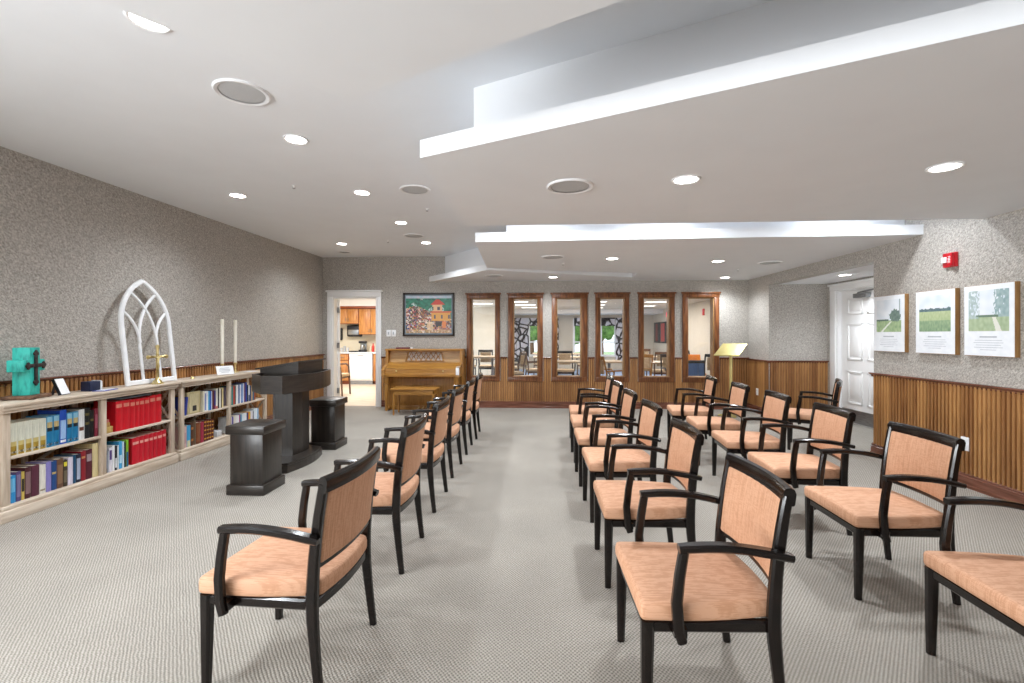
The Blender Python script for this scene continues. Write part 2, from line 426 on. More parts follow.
# left wall
n_l = Vector((1, -.021)).normalized()
beadboard((XL(.5), .5), (XL(D), D), [(0, D-.5, .12, .97)], n_l, wall_left)
moulding('trim_4', (XL(.5), .5), (XL(D), D), n_l, cap_prof(.992), M['rail'])
moulding('baseboard_left', (XL(.5), .5), (XL(D), D), n_l, BASEP, M['rail'])
# back wall: between and under the windows
X0 = -2.925
edges = [(X0, WIN[0][0])]+[(WIN[i][1], WIN[i+1][0]) for i in range(5)]+[(WIN[5][1], R)]
beadboard((0, D), (1, D), [(a, b_, .12, CAP-.02) for a, b_ in edges]+[(a, b_, .12, .50) for a, b_ in WIN], (0, -1), wall_back)
for i, (a, b_) in enumerate(edges):
    moulding('trim_%d' % (5+i), (a, D), (b_, D), (0, -1), cap_prof(.945), M['rail'])
moulding('baseboard_back', (X0, D), (R, D), (0, -1), BASEP, M['rail'])

# interior windows ---------------------------------------------------
for i, ((a, b_), (g0, g1)) in enumerate(zip(WIN, GX)):
    wn = bpy.data.objects.new('window_%d' % (i+1), None); C.objects.link(wn); wn.location = ((a+b_)/2, D, 0); struct(wn)
    tag(wn, ['interior window beside the piano, showing a beige wall', 'second interior window from the piano, with curtain and greenery beyond', 'third interior window from the piano, long tables behind it',
             'fourth interior window from the piano, honey wooden chair behind it', 'fifth interior window from the piano, dark pictures beyond', 'interior window next to the gold stand, blue panel behind'][i])
    cx = (a+b_)/2; a -= cx; b_ -= cx; g0 -= cx; g1 -= cx; y = 0
    zt, zb = 2.115, .488
    for x0, x1 in ((a+.012, g0), (g1, b_-.012)):
        block('side_casing', M['walnut'], wn, x0, x1, -.028, .0, zb+.08, zt-.05, r=.004)
    block('head_casing', M['walnut'], wn, a+.008, b_-.008, -.034, 0, GZ1, zt-.012, r=.004)
    block('cornice', M['walnut'], wn, a-.012, b_+.012, -.055, 0, zt-.014, zt+.016, r=.005)
    block('apron', M['walnut'], wn, a+.012, b_-.012, -.03, 0, zb, GZ0, r=.004)
    block('sill', M['walnut'], wn, g0-.01, g1+.01, -.04, .0, GZ0-.012, GZ0+.008, r=.003)
    mb = MB(); t_ = .018
    mb.box(g0, g0+t_, 0, .15, GZ0, GZ1); mb.box(g1-t_, g1, 0, .15, GZ0, GZ1); mb.box(g0+t_, g1-t_, 0, .15, GZ0, GZ0+t_); mb.box(g0+t_, g1-t_, 0, .15, GZ1-t_, GZ1)
    mb.build('jamb', M['canvas_edge'], wn)
    block('pane', M['glass'], wn, g0+t_, g1-t_, .07, .076, GZ0+t_, GZ1-t_)

# kitchen doorway ----------------------------------------------------
dr = bpy.data.objects.new('door_1', None); C.objects.link(dr); dr.location = (-3.44, D, 0); struct(dr); tag(dr, 'white cased doorway to the kitchen with the door swung open')
for x0, x1 in ((-3.965, -3.86), (-3.03, -2.925)):
    block('side_casing', M['trim'], dr, x0+3.44, x1+3.44, -.03, 0, 0, 2.075, r=.005)
    block('casing_bead', M['trim'], dr, (x0+x1)/2-.02+3.44, (x0+x1)/2+.02+3.44, -.036, -.028, .12, 2.06, r=.003)
block('head_casing', M['trim'], dr, -.525, .515, -.032, 0, 2.07, 2.165, r=.005)
block('cornice', M['trim'], dr, -.55, .54, -.055, 0, 2.16, 2.195, r=.008)
mb = MB(); mb.box(-.435, -.405, 0, .15, 0, 2.07); mb.box(.405, .435, 0, .15, 0, 2.07); mb.box(-.405, .405, 0, .15, 2.04, 2.07); mb.build('jamb', M['trim'], dr)
leaf = block('leaf', M['trim'], dr, 0, .043, 0, .785, .01, 2.035, r=.003); leaf.location = (-.405, .155, 0); leaf.rotation_euler = (0, 0, math.radians(22.5))
for z in (.28, 1.15, 1.83):
    mb = MB(); mb.box(-.41, -.36, .135, .157, z-.05, z+.05); mb.lathe([(0, -.055), (.009, -.055), (.009, .055), (0, .055)], (-.36, .135, z), 8); mb.build('hinge', M['steel'], dr)

# alcove door ----------------------------------------------------------
d2 = bpy.data.objects.new('door_2', None); C.objects.link(d2); d2.location = (AX, 7.1, 0); struct(d2); tag(d2, 'white six panel door in the alcove with a metal kick plate and closer')
O = 7.1
block('side_casing', M['trim'], d2, -.03, 0, 7.72-O, 7.855-O, 0, 2.1, r=.005)
block('side_casing', M['trim'], d2, -.03, 0, 6.46-O, 6.58-O, 0, 2.1, r=.005)
block('head_casing', M['trim'], d2, -.034, 0, 6.46-O, 7.855-O, 2.05, 2.135, r=.005)
block('cornice', M['trim'], d2, -.055, 0, 6.44-O, 7.88-O, 2.13, 2.155, r=.006)
mb = MB(); mb.box(0, .1, 7.70-O, 7.72-O, 0, 2.05); mb.box(0, .1, 6.58-O, 6.6-O, 0, 2.05); mb.box(0, .1, 6.6-O, 7.7-O, 2.03, 2.05); mb.build('jamb', M['trim'], d2)
leaf = block('leaf', M['trim'], d2, .05, .09, 6.61-O, 7.69-O, .012, 2.03)
for y0, y1 in ((7.2, 7.53), (6.76, 7.09)):
    for z0, z1 in ((.30, .80), (.97, 1.53), (1.66, 1.92)):
        mb = MB(); y0_, y1_ = y0-O, y1-O
        for q in ((y0_, y1_, z0, z0+.03), (y0_, y1_, z1-.03, z1), (y0_, y0_+.03, z0, z1), (y1_-.03, y1_, z0, z1)):
            mb.bbox(.038, .052, *q, r=.005)
        mb.bbox(.043, .052, y0_+.055, y1_-.055, z0+.055, z1-.055, r=.007); mb.build('panel', M['trim'], leaf)
block('kick_plate', M['steel'], leaf, .046, .051, 6.64-O, 7.66-O, .02, .215)
mb = MB(); mb.bbox(-.03, .05, 7.02-O, 7.30-O, 1.90, 1.965, r=.006); mb.build('door_closer', M['steel'], d2)
mb = MB(); mb.bar([(0, .14, 1.975), (0, -.05, 1.99), (-.01, -.25, 2.0)], .022, .008, (0, 0, 1)); mb.build('closer_arm', M['steel'], d2)

# ------------------------------------------------------------------ ceiling fixtures
def make_downlight():
    t_ = thing('downlight', 'x', 'ceiling light', group='recessed downlights')
    MB().lathe([(.071, 0), (.09, 0), (.09, -.005), (.082, -.008), (.071, -.004)], n=28).build('trim_ring', M['white'], t_)
    MB().lathe([(0, -.003), (.072, -.003), (.072, 0), (0, 0)], n=28).build('lens', M['lens'], t_)
    l = bpy.data.lights.new('downlight_lamp', 'SPOT'); l.energy = DOWN_POWER; l.spot_size = math.radians(150); l.spot_blend = .9; l.shadow_soft_size = .07; l.color = (.89, .945, 1)
    o = bpy.data.objects.new('downlight_lamp', l); C.objects.link(o); o.location = (0, 0, -.03); o.parent = t_
    return t_
HID = ['hidden recessed downlight in the gap between the two big soffits, on its aisle side', 'hidden recessed downlight in the gap between the two big soffits, by the print wall', 'hidden recessed downlight in the gap between the two big soffits, at the podium end',
       'recessed downlight in the first soffit behind the camera', 'recessed downlight in the high ceiling beside the first soffit, out of the picture', 'recessed downlight in the high ceiling above the near end of the bookcase wall']  # last three: unseen downlights added for more light
dl0 = make_downlight(); first = True
for x, y, z, lab in [
    (-1.811, 2.10, ZC, 'recessed downlight partly cut off by the edge of the first hung soffit'),
    (-1.808, 3.44, ZC, 'recessed downlight in the high ceiling, next one past the big round speaker'),
    (-3.147, 4.79, ZC, 'recessed downlight in the high ceiling closest to the arch frame wall'),
    (-1.803, 4.76, ZC, 'recessed downlight beside the round speaker and sprinkler in the high ceiling'),
    (-1.776, 6.06, ZC, 'recessed downlight midway along the high ceiling, above the smaller far speaker'),
    (-3.135, 7.41, ZC, 'recessed downlight near the kitchen doorway, close to the air vent'),
    (-1.765, 7.40, ZC, 'recessed downlight in the high ceiling in front of the village painting'),
    (.952, 3.062, ZS, 'recessed downlight in the large middle soffit beside its speaker'),
    (2.413, 2.916, ZS, 'recessed downlight in the large middle soffit nearer the landscape prints'),
    (.974, 6.174, ZS, 'recessed downlight in the far soffit beside its round speaker'),
    (2.43, 6.458, ZS, 'recessed downlight in the far soffit beside a sprinkler, toward the alcove'),
    (3.242, 8.30, ZS, 'recessed downlight in the far soffit above the gold stand'),
    (.274, 8.089, ZS, 'recessed downlight in the far soffit just in front of the interior windows'),
    (4.27, 6.762, AZ, 'recessed downlight in the alcove ceiling before the white door'),
    (1.3, 4.62, ZC, None), (3.1, 4.62, ZC, None), (0, 4.62, ZC, None), (1.0, -.9, ZS, None), (-2.6, .3, ZC, None), (-3.4, 1.9, ZC, None)]:
    o = dl0 if first else copy_tree(dl0); first = False
    o.location = (x, y, z)
    o['label'] = lab or HID.pop(0)
def make_speaker():
    t_ = thing('ceiling_speaker', 'x', 'speaker', group='round ceiling speakers')
    MB().lathe([(.128, 0), (.155, 0), (.155, -.004), (.148, -.012), (.128, -.008)], n=32).build('trim_ring', M['white'], t_)
    MB().lathe([(0, -.006), (.1, -.006), (.128, -.004), (.128, 0), (0, 0)], n=32).build('grille', M['mesh_grey'], t_)
    return t_
sp0 = make_speaker(); first = True
for x, y, z, lab in [
    (-1.783, 2.754, ZC, 'large round flush speaker in the high ceiling between two downlights, the biggest one'),
    (-1.231, 4.69, ZC, 'round flush speaker in the high ceiling beside the corner of the middle soffit'),
    (-1.818, 6.868, ZC, 'round flush speaker in the high ceiling toward the village painting'),
    (.22, 3.155, ZS, 'round flush speaker in the large middle soffit'),
    (.204, 6.015, ZS, 'round flush speaker in the far soffit beside a downlight'),
    (3.193, 6.629, ZS, 'round flush speaker in the far soffit near the alcove'),
    (-.724, 7.85, ZS, 'round flush speaker in the far soffit above the first interior window')]:
    o = sp0 if first else copy_tree(sp0); first = False
    o.location = (x, y, z); o['label'] = lab
sk0 = thing('sprinkler_head', 'x', 'sprinkler', group='ceiling sprinklers')
MB().lathe([(0, 0), (.035, 0), (.032, -.006), (.012, -.01), (.012, -.03), (0, -.03)], n=14).build('escutcheon', M['white'], sk0)
mb = MB(); mb.lathe([(0, -.042), (.02, -.042), (.02, -.045), (0, -.045)], n=12)
mb.tube([(-.012, 0, -.02), (-.014, 0, -.032), (0, 0, -.043)], .003, 5); mb.tube([(.012, 0, -.02), (.014, 0, -.032), (0, 0, -.043)], .003, 5); mb.build('deflector', M['steel'], sk0)
first = True
for x, y, z, lab in [(-2.386, 4.501, ZC, 'small sprinkler head in the high ceiling in front of the second row of downlights'), (-1.277, 5.404, ZC, 'small sprinkler head in the high ceiling near the soffit corner speaker'),
                     (-2.319, 7.212, ZC, 'tiny sprinkler head in the high ceiling near the kitchen doorway'), (3.026, 7.257, ZS, 'small sprinkler head in the far soffit toward the gold stand'), (.359, 6.523, ZS, 'small sprinkler head in the far soffit behind the round speaker')]:
    o = sk0 if first else copy_tree(sk0); first = False; o.location = (x, y, z); o.scale = (.7, .7, .7); o['label'] = lab
vt = thing('air_vent', 'small dark round air vent in the ceiling corner by the kitchen doorway', 'vent', (-3.4, 8.15, ZC))
MB().lathe([(.09, 0), (.13, 0), (.13, -.006), (.11, -.015), (.09, -.006)], n=24).build('rim', M['white'], vt)
MB().lathe([(0, -.012), (.05, -.012), (.05, -.008), (.06, -.008), (.09, -.004), (.09, 0), (0, 0)], n=24).build('louvre', M['steel'], vt)

# ------------------------------------------------------------------ armchairs
def xpost(z):
    if z < .34: return .205+.035*(1-z/.34)**1.2
    u = (z-.34)/.5; return .205+.005*u+.05*u*u
def bend(y, k=.028): return k*(1-(y/.24)**2)
def make_chair():
    t_ = thing('armchair', 'x', 'chair', group='tan and black armchairs set out in rows')
    def dseat(p):
        x, y, z = p; y *= 1-.19*max(0, (x+.1)/.335)**2
        if x > 0: x += (x/.23)*.03*(1-(y/.24)**2)
        if z > 0: z += .012*(1-(x/.24)**2)*(1-(y/.25)**2)
        return x, y, z
    MB().rbox((-.015, 0, .40), (.235, .247, .034), .02, (5, 5, 1), dseat).build('seat', M['fabric'], t_)
    mb = MB()
    for s in (-1, 1): mb.bar([(-.225, s*.222, .345), (.21, s*.212, .345)], .03, .042, (0, 1, 0))
    mb.bar([(-.222, -.215, .345), (-.222, .215, .345)], .042, .026, (0, 0, 1))
    mb.bar([(.20+bend(y), y, .345) for y in [-.22+.44*i/8 for i in range(9)]], .044, .026, (0, 0, 1))
    mb.build('seat_frame', M['espresso'], t_)
    for s in (-1, 1):
        MB().bar([(-.226, s*.225, 0), (-.224, s*.225, .18), (-.222, s*.225, .366)], .042, .046, (0, 1, 0), [(.68, .68), (.86, .86), (1, 1)]).build('leg', M['espresso'], t_)
    for s in (-1, 1):
        zs = [0, .1, .2, .3, .36, .44, .52, .6, .68, .76, .80]
        path = [(xpost(z), s*(.236-.008*min(1, z/.4)), z) for z in zs]
        MB().bar(path, .030, .042, (0, 1, 0), [(.85, .72), (.9, .8), (.95, .9), (1, 1.05), (1, 1.1), (1, 1.05), (1, 1), (1, .95), (1, .9), (1, .85), (1, .8)]).build('leg', M['espresso'], t_)
    ys = [-.242+.484*i/10 for i in range(11)]
    prof = [(-.03, -.014), (-.026, -.018), (.012, -.019), (.026, -.012), (.031, 0), (.026, .014), (.01, .021), (-.026, .018), (-.03, .013)]
    MB().sweep([(xpost(.81)+bend(y), y, .800) for y in ys], prof, (.1, 0, 1)).build('top_rail', M['espresso'], t_)
    ys = [-.225+.45*i/8 for i in range(9)]
    MB().bar([(xpost(.5)+bend(y), y, .495) for y in ys], .034, .024, (0, 0, 1)).build('lower_rail', M['espresso'], t_)
    def dback(p):
        x, y, z = p; zz = z+.64
        return x+xpost(zz)-xpost(.64)+bend(y, .03), y, z
    MB().rbox((xpost(.64), 0, .64), (.018, .216, .143), .012, (1, 6, 4), dback).build('backrest', M['fabric'], t_)
    for s in (-1, 1):
        y = s*.271
        mb = MB()
        mb.bar([(-.118, y, .318), (-.130, y, .36), (-.136, y, .45), (-.126, y, .54), (-.112, y, .625)], .03, .036, (0, 1, 0), [(1, .9), (1, 1), (1, 1), (1, .95), (1, .9)])
        xs = [-.13+.380*i/9 for i in range(10)]
        mb.bar([(x, y-s*.012*max(0, (x-.1)/.17), .632+.014*math.sin(PI*(i/9))-.03*(i/9)**1.6) for i, x in enumerate(xs)], .044, .026, (0, 1, 0), [(.8, 1)]+[(1, 1)]*8+[(.85, .9)])
        mb.box(-.143, -.10, min(y, y-s*.04), max(y, y-s*.04), .33, .36)
        mb.build('armrest', M['espresso'], t_)
    return t_
ch0 = make_chair(); first = True
rowL = [(-1.02, 1.94, -4), (-1.005, 2.86, 0), (-1.02, 3.775, 0), (-1.035, 4.645, -1), (-1.035, 5.49, 1), (-1.03, 6.28, 2)]
rowA = [(.60, 1.88, 1), (.605, 2.765, 0), (.62, 3.645, 1), (.615, 4.445, 0), (.63, 5.22, 0), (.66, 5.96, -2)]
rowB = [(1.885, 1.85, -2), (1.87, 2.715, -1), (1.885, 3.54, -4), (1.905, 4.37, -5), (1.915, 5.17, -5), (1.92, 6.02, -8)]
ordn = ['nearest to the camera', 'second from the camera', 'third from the camera', 'fourth from the camera', 'fifth from the camera', 'last, closest to the window wall']
for row, txt in ((rowL, 'tan black-framed armchair in the row beside the podium, %s'), (rowA, 'tan black-framed armchair in the middle row, %s'), (rowB, 'tan black-framed armchair in the row toward the prints, %s')):
    for i, (x, y, a) in enumerate(row):
        o = ch0 if first else copy_tree(ch0); first = False
        o.location = (x, y, 0); o.rotation_euler = (0, 0, math.radians(a)); o['label'] = txt % ordn[i]
o = copy_tree(ch0); o.location = (3.27, 5.78, 0); o.rotation_euler = (0, 0, math.radians(-30)); o['label'] = 'single tan armchair with black frame standing apart in front of the alcove'

# ------------------------------------------------------------------ bookcases
BX = -3.82; BK = -4.12; BZ = .852
def make_bookcase(label, y0, y1, ym):
    t_ = thing('bookcase', label, 'bookcase', (0, 0, 0))
    mb = MB(); mb.bbox(BK, -3.775, y0-.035, y1+.03, BZ-.022, BZ, r=.006); mb.bbox(BK, -3.79, y0-.022, y1+.018, BZ-.05, BZ-.02, r=.008); mb.bbox(BK, -3.80, y0-.012, y1+.01, BZ-.068, BZ-.048, r=.006); mb.build('top', M['greige'], t_)
    mb = MB(); mb.bbox(BK, -3.795, y0-.03, y1+.022, 0, .085, r=.006); mb.bbox(BK, -3.805, y0-.015, y1+.012, .083, .115, r=.01); mb.build('plinth', M['greige'], t_)
    for y in (y0, ym-.025, y1-.05):
        for x in (BX-.035, BK):
            mb = MB(); mb.bbox(x, x+.035, y, y+.05, .11, BZ-.06, r=.003); mb.build('post', M['greige_v'], t_)
    for a, b_ in ((y0+.0, ym), (ym, y1)):
        block('shelf', M['greige'], t_, BK+.012, BX-.004, a+.004, b_-.004, .442, .465, r=.003)
        for z0, z1 in ((.115, .442), (.465, BZ-.06)):
            for q in ((z0, z1), (z1, z0)):
                MB().bar([(BK+.010+(.008 if q[0] == z0 else 0), a+.03, q[0]), (BK+.010+(.008 if q[0] == z0 else 0), b_-.03, q[1])], .008, .026, (1, 0, 0)).build('brace', M['greige'], t_)
        MB().bbox(BK, BK+.02, (a+b_)/2-.02, (a+b_)/2+.02, .11, BZ-.06, r=.003).build('back_stile', M['greige_v'], t_)
    for y in (y0+.02, y1-.03):
        for z0, z1 in ((.115, .442), (.465, BZ-.06)):
            for q in ((z0, z1), (z1, z0)):
                MB().bar([(BK+.035, y+(.009 if q[0] == z0 else 0), q[0]), (BX-.035, y+(.009 if q[0] == z0 else 0), q[1])], .008, .024, (0, 1, 0)).build('end_brace', M['greige'], t_)
        block('end_rail', M['greige'], t_, BK+.035, BX-.035, y-.01, y+.02, .442, .465)
    return t_
B1 = (3.168, 4.77, 3.957); B2 = (4.855, 6.466, 5.665)
make_bookcase('long low greige wood bookcase with X braced back, holding the red volumes', *B1)
make_bookcase('low greige wood bookcase partly behind the pedestal and podium', *B2)

ORD = ['first', 'second', 'third', 'fourth', 'fifth', 'sixth', 'seventh', 'eighth']
def book(y, th, h, dep, z, col, label, group, x=-3.845, lean=0, band=None, top=None, paper=False, pos=None):
    """upright book, spine toward +x"""
    root = MB(); c_ = .003; t2 = th
    root.box(-dep, 0, 0, c_, 0, h); root.box(-dep, 0, t2-c_, t2, 0, h)
    n = 5; arc = [(.006*math.sin(PI*i/n)-.001, t2*i/n) for i in range(n+1)]
    root.prism(arc+[(-.003, t2), (-.003, 0)], 0, h, smooth=True)
    o = root.build('book', flat(col, .42)); tag(o, label, 'book', group)
    MB().box(-dep+.004, -.002, c_, t2-c_, .004, h-.004).build('pages', M['page'], o)
    if band:
        for k_, (z0, z1, bc) in enumerate(band):
            r_ = .007; arc2 = [(.0065*math.sin(PI*i/n)-.0005, t2*(.04+.92*i/n)) for i in range(n+1)]
            MB().prism(arc2+[(-.0005, t2*.96), (-.0005, t2*.04)], h*z0, h*z1, smooth=True).build('spine_band', flat(bc, .42), o)
    o.location = (x, y, z)
    if lean: o.rotation_euler = (math.radians(lean), 0, 0)
    return o
ZU, ZL = .466, .116
# upper shelf, first bay: (label, colour, thickness, height, depth, bands)
y = 3.232
G1 = 'books on the upper shelf under the teal cross'
gold = [(0, .28, '#a98b34'), (.28, .42, '#cdbb78'), (.06, .12, '#f0eee0')]
for i in range(5):
    book(y, .05, .235, .17, ZU, '#dfe0cf', 'pale gold and cream hardback on the upper shelf, %s from the outer post' % ORD[i], G1, band=gold); y += .0515
bl = [(0, .5, '#1878a8'), (.5, .62, '#13222e'), (.62, .8, '#c9b27a'), (.8, .97, '#8fc4dd'), (.05, .12, '#eef3f5')]
for i in range(2):
    book(y, .05, .245, .17, ZU, '#2a86b5', 'teal blue hardback with a sunset band, %s' % ['beside the pale gold set', 'touching the royal blue book on the gold side'][i], G1, band=bl); y += .0515
book(y, .055, .275, .19, ZU, '#1f4fb8', 'royal blue book with a white splash on its spine among the teal volumes', G1, band=[(.15, .7, '#9fc3ee'), (.05, .12, '#f2f4f8')]); y += .057
for i in range(2):
    book(y, .048, .245, .17, ZU, '#2a86b5', 'teal blue hardback with a sunset band, %s' % ['touching the royal blue book on the white side', 'beside the white hardback'][i], G1, band=bl); y += .05
book(y, .05, .255, .17, ZU, '#e3e4e4', 'white hardback beside the black volumes on the upper shelf', G1, band=[(.3, .42, '#6b3b2a')]); y += .052
book(y, .046, .26, .18, ZU, '#16181d', 'tall black hardback with gold emblems beside the white one', G1, band=[(.45, .53, '#6d6238'), (.75, .83, '#6d6238')]); y += .048
book(y, .036, .235, .17, ZU, '#101113', 'slim black hardback next to the maroon one on the upper shelf', G1, band=[(.6, .68, '#6d6238')]); y += .042
book(y, .034, .24, .17, ZU, '#7c1f33', 'maroon hardback at the post end of the upper shelf', G1, band=[(.3, .8, '#9b5060')]); y += .036
# lower shelf, first bay
y = 3.232; G2 = 'mixed books on the lower shelf under the teal cross'
for lab, col, th, h, bd in [
    ('bright blue paperback at the end of the lower shelf', '#2e94d6', .04, .20, [(.4, .9, '#6fbdea')]),
    ('purple hardback beside the bright blue paperback', '#594a78', .034, .22, [(.15, .9, '#84769c')]),
    ('narrow yellow and black book beside the purple one', '#cdb35a', .022, .21, [(.3, .75, '#2a2620')]),
    ('dark maroon book with white scrollwork on its spine', '#4a1f26', .045, .235, [(.15, .85, '#8a6b6e')]),
    ('plain plum hardback, thick, on the lower shelf', '#5a2a3c', .055, .235, None),
    ('cream white hardback on the lower shelf', '#e4e0d6', .046, .225, [(.1, .16, '#9a8d74')]),
    ('lavender book beside the cream one on the lower shelf', '#8a82c4', .04, .235, None),
    ('navy blue hardback on the lower shelf beside the lavender one', '#1c4a86', .04, .23, [(.55, .62, '#c9b06a')]),
    ('brown leathery hardback on the lower shelf', '#6b4c38', .05, .235, [(.15, .8, '#8b6a50')]),
    ('dark book with a yellow round emblem on the spine', '#3b3226', .034, .215, [(.76, .92, '#e4d63a'), (.15, .6, '#6c6250')]),
    ('pale lilac book beside the yellow emblem one', '#ded6e6', .042, .225, None),
    ('petrol blue book on the lower shelf', '#1d4e70', .024, .235, None),
    ('dark navy book with white lettering strip', '#1e2338', .04, .235, [(.1, .85, '#a8b2c8')]),
    ('crimson hardback with gold top on the lower shelf', '#8c1c28', .042, .25, [(.75, .82, '#c08b5a')]),
    ('burgundy hardback with a pale medallion on the spine', '#571c2a', .055, .25, [(.6, .85, '#a38c92')]),
    ('tall straw coloured binder at the end of the lower shelf', '#d9c896', .056, .29, None)]:
    book(y, th, h, .17, ZL, col, lab, G2, band=bd); y += th+.002
# second bay upper: gold boxes and the red set
for k_, (z, th, wd, col) in enumerate(((ZU, .055, .09, '#c7a862'), (ZU+.055, .04, .06, '#b98d52'), (ZU+.095, .028, .05, '#c7766a'))):
    o = MB().bbox(-.14, 0, 0, wd, 0, th, r=.004).build('small_box', flat(col)); o.location = (-3.862, 4.0, z)
    tag(o, ['small gold coloured box, lowest of the little stack beside the red books', 'small ochre box in the middle of the little stack beside the red books', 'small pinkish box on top of the little stack beside the red books'][k_], 'box', 'little boxes stacked beside the red books')
y = 4.095; G3 = 'red volumes on the upper shelf'
rb = [(.78, .9, '#e88a78')]
for i, (th, h) in enumerate(((.075, .275), (.075, .275), (.06, .27), (.045, .27), (.055, .27), (.06, .27), (.075, .28), (.07, .28))):
    book(y, th, h, .21, ZU, '#d01626', 'red cloth bound volume on the upper shelf, %s from the little gold boxes' % ORD[i], G3, band=rb); y += th+.0015
o = MB().bbox(-.2, 0, 0, .36, 0, .012, r=.002).build('folder', flat('#8fa3b8')); o.location = (-3.87, 4.17, ZU+.283); tag(o, 'flat grey blue folder lying across the tops of the red volumes', 'folder')
# second bay lower: slim books then red set
y = 3.99; G4 = 'slim books beside the lower red volumes'
for lab, col, th, h, bd in [
    ('dark navy slim book at the start of the slim row', '#1e2a44', .022, .20, [(.2, .8, '#6f87ab')]), ('grey slim book with pale spine in the slim row', '#b9bcc4', .016, .19, None),
    ('purple topped white book in the slim row', '#e6e4ee', .03, .215, [(.5, .9, '#5a3f86')]), ('white slim book in the slim row', '#eef0f2', .024, .23, None),
    ('charcoal and white book in the slim row', '#2a2c33', .024, .22, [(.1, .5, '#dfe1e5')]), ('second pale slim book in the slim row', '#dfe6ea', .016, .22, None),
    ('sky blue book in the slim row', '#3fa3d8', .032, .25, [(.2, .5, '#bfe2f2')]), ('light blue and white book in the slim row', '#cfe3ef', .02, .24, None),
    ('black book in the slim row beside the green one', '#1b1c22', .018, .23, None), ('lime green and blue book next to the red volumes', '#86bb2c', .026, .25, [(0, .55, '#20608c')])]:
    book(y, th, h, .16, ZL, col, lab, G4, band=bd); y += th+.0015
y += .035
for i, (th, h) in enumerate(((.085, .25), (.05, .25), (.06, .25), (.05, .25), (.05, .25), (.06, .25), (.05, .255))):
    book(y, th, h, .21, ZL, '#c9142a', 'red cloth bound volume on the lower shelf, %s from the slim books' % ORD[i], 'red volumes on the lower shelf', band=[(.74, .84, '#eea99c')]); y += th+.0015
# second bookcase, third bay upper
o = book(4.935, .03, .2, .15, ZU+.005, '#2b3f9a', 'blue book leaning at the start of the second bookcase', 'books in the second bookcase', lean=-8)
fb = thing('framed_booklet', 'cream book standing face out with a small dark picture on its cover', 'book', (-3.86, 5.0, ZU))
MB().bbox(-.03, 0, 0, .2, 0, .245, r=.003).build('cover', flat('#c9b98c'), fb); MB().box(0, .003, .075, .135, .03, .09).build('cover_picture', M['black'], fb); MB().box(0, .002, .03, .17, .015, .225).build('cover_panel', flat('#d5c9a0'), fb)
y = 5.215; G5 = 'books on the upper shelf of the second bookcase, near bay'
for lab, col, th, h, bd in [
    ('cream book beside the face out one', '#e6e0c8', .03, .235, None), ('white book with a blue stripe, first of the white ones', '#eef0f4', .028, .23, [(.05, .9, '#7f8fc8')]), ('plain white book in the second bookcase', '#f1f2f4', .03, .23, None),
    ('light blue book in the second bookcase', '#6fc0e0', .02, .225, None), ('vivid blue book in the second bookcase', '#2468c8', .028, .225, None), ('grey white book beside the maroon pair', '#d9dbe2', .016, .22, None),
    ('maroon book in the second bookcase', '#5a1826', .034, .225, None), ('indigo book with a red foot in the second bookcase', '#3b3f86', .026, .22, [(0, .2, '#a03050')]),
    ('cream paperback with a red foot', '#ebe6d8', .034, .24, [(0, .12, '#cc5a4a')]), ('black spined book in the near bay', '#1c1c20', .022, .24, None), ('second white paperback in the near bay', '#efeadf', .03, .235, None),
    ('dark brown thin book in the near bay', '#3a2418', .014, .225, None), ('straw yellow book at the end of the near bay', '#e4cf98', .03, .235, None)]:
    book(y, th, h, .15, ZU, col, lab, G5, band=bd); y += th+.0015
# third bay lower
y = 4.908; G6 = 'books on the lower shelf of the second bookcase, near bay'
for lab, col, th, h, bd in [
    ('pale pink paperback on the lower shelf of the second bookcase', '#dbb9b4', .06, .235, [(.2, .7, '#c9a0a4')]), ('sky blue book with a cream foot', '#4aa8dc', .055, .235, [(0, .3, '#d9d8b0')]), ('dark brown book with orange bands', '#5a3620', .045, .255, [(.2, .3, '#c07a3a'), (.7, .8, '#c07a3a')]),
    ('grey brown book with a rounded top', '#6b5a48', .03, .28, None), ('chestnut leather book beside the raspberry red one', '#7a4024', .07, .24, [(.1, .9, '#8c5030')]), ('raspberry red book beside the gilt set', '#a82c48', .05, .235, None)]:
    book(y, th, h, .17, ZL, col, lab, G6, band=bd); y += th+.003
for k_ in range(4):
    book(y, .04, .245-.004*k_, .17, ZL, '#5e2318', 'brown volume with gilt bands on the lower shelf, %s from the raspberry book' % ORD[k_], 'gilt banded set', band=[(.1, .16, '#d39a3c'), (.3, .36, '#d39a3c'), (.5, .56, '#d39a3c'), (.7, .76, '#d39a3c'), (.88, .94, '#d39a3c')]); y += .042
pl = thing('glass_plate', 'pale green glass plate leaning at the back of the lower shelf', 'plate', (-4.02, 5.50, .235)); MB().lathe([(0, 0), (.06, .002), (.10, .012), (.102, .016), (.058, .008), (0, .006)], n=24, axis='x').build('dish', flat('#b9cfc4', .2), pl)
o = MB().bbox(-.15, 0, 0, .09, 0, .07, r=.004).build('storage_box', flat('#d8dade')); o.location = (-3.86, 5.48, ZL); tag(o, 'white storage box lying on the lower shelf by the pedestal', 'box')
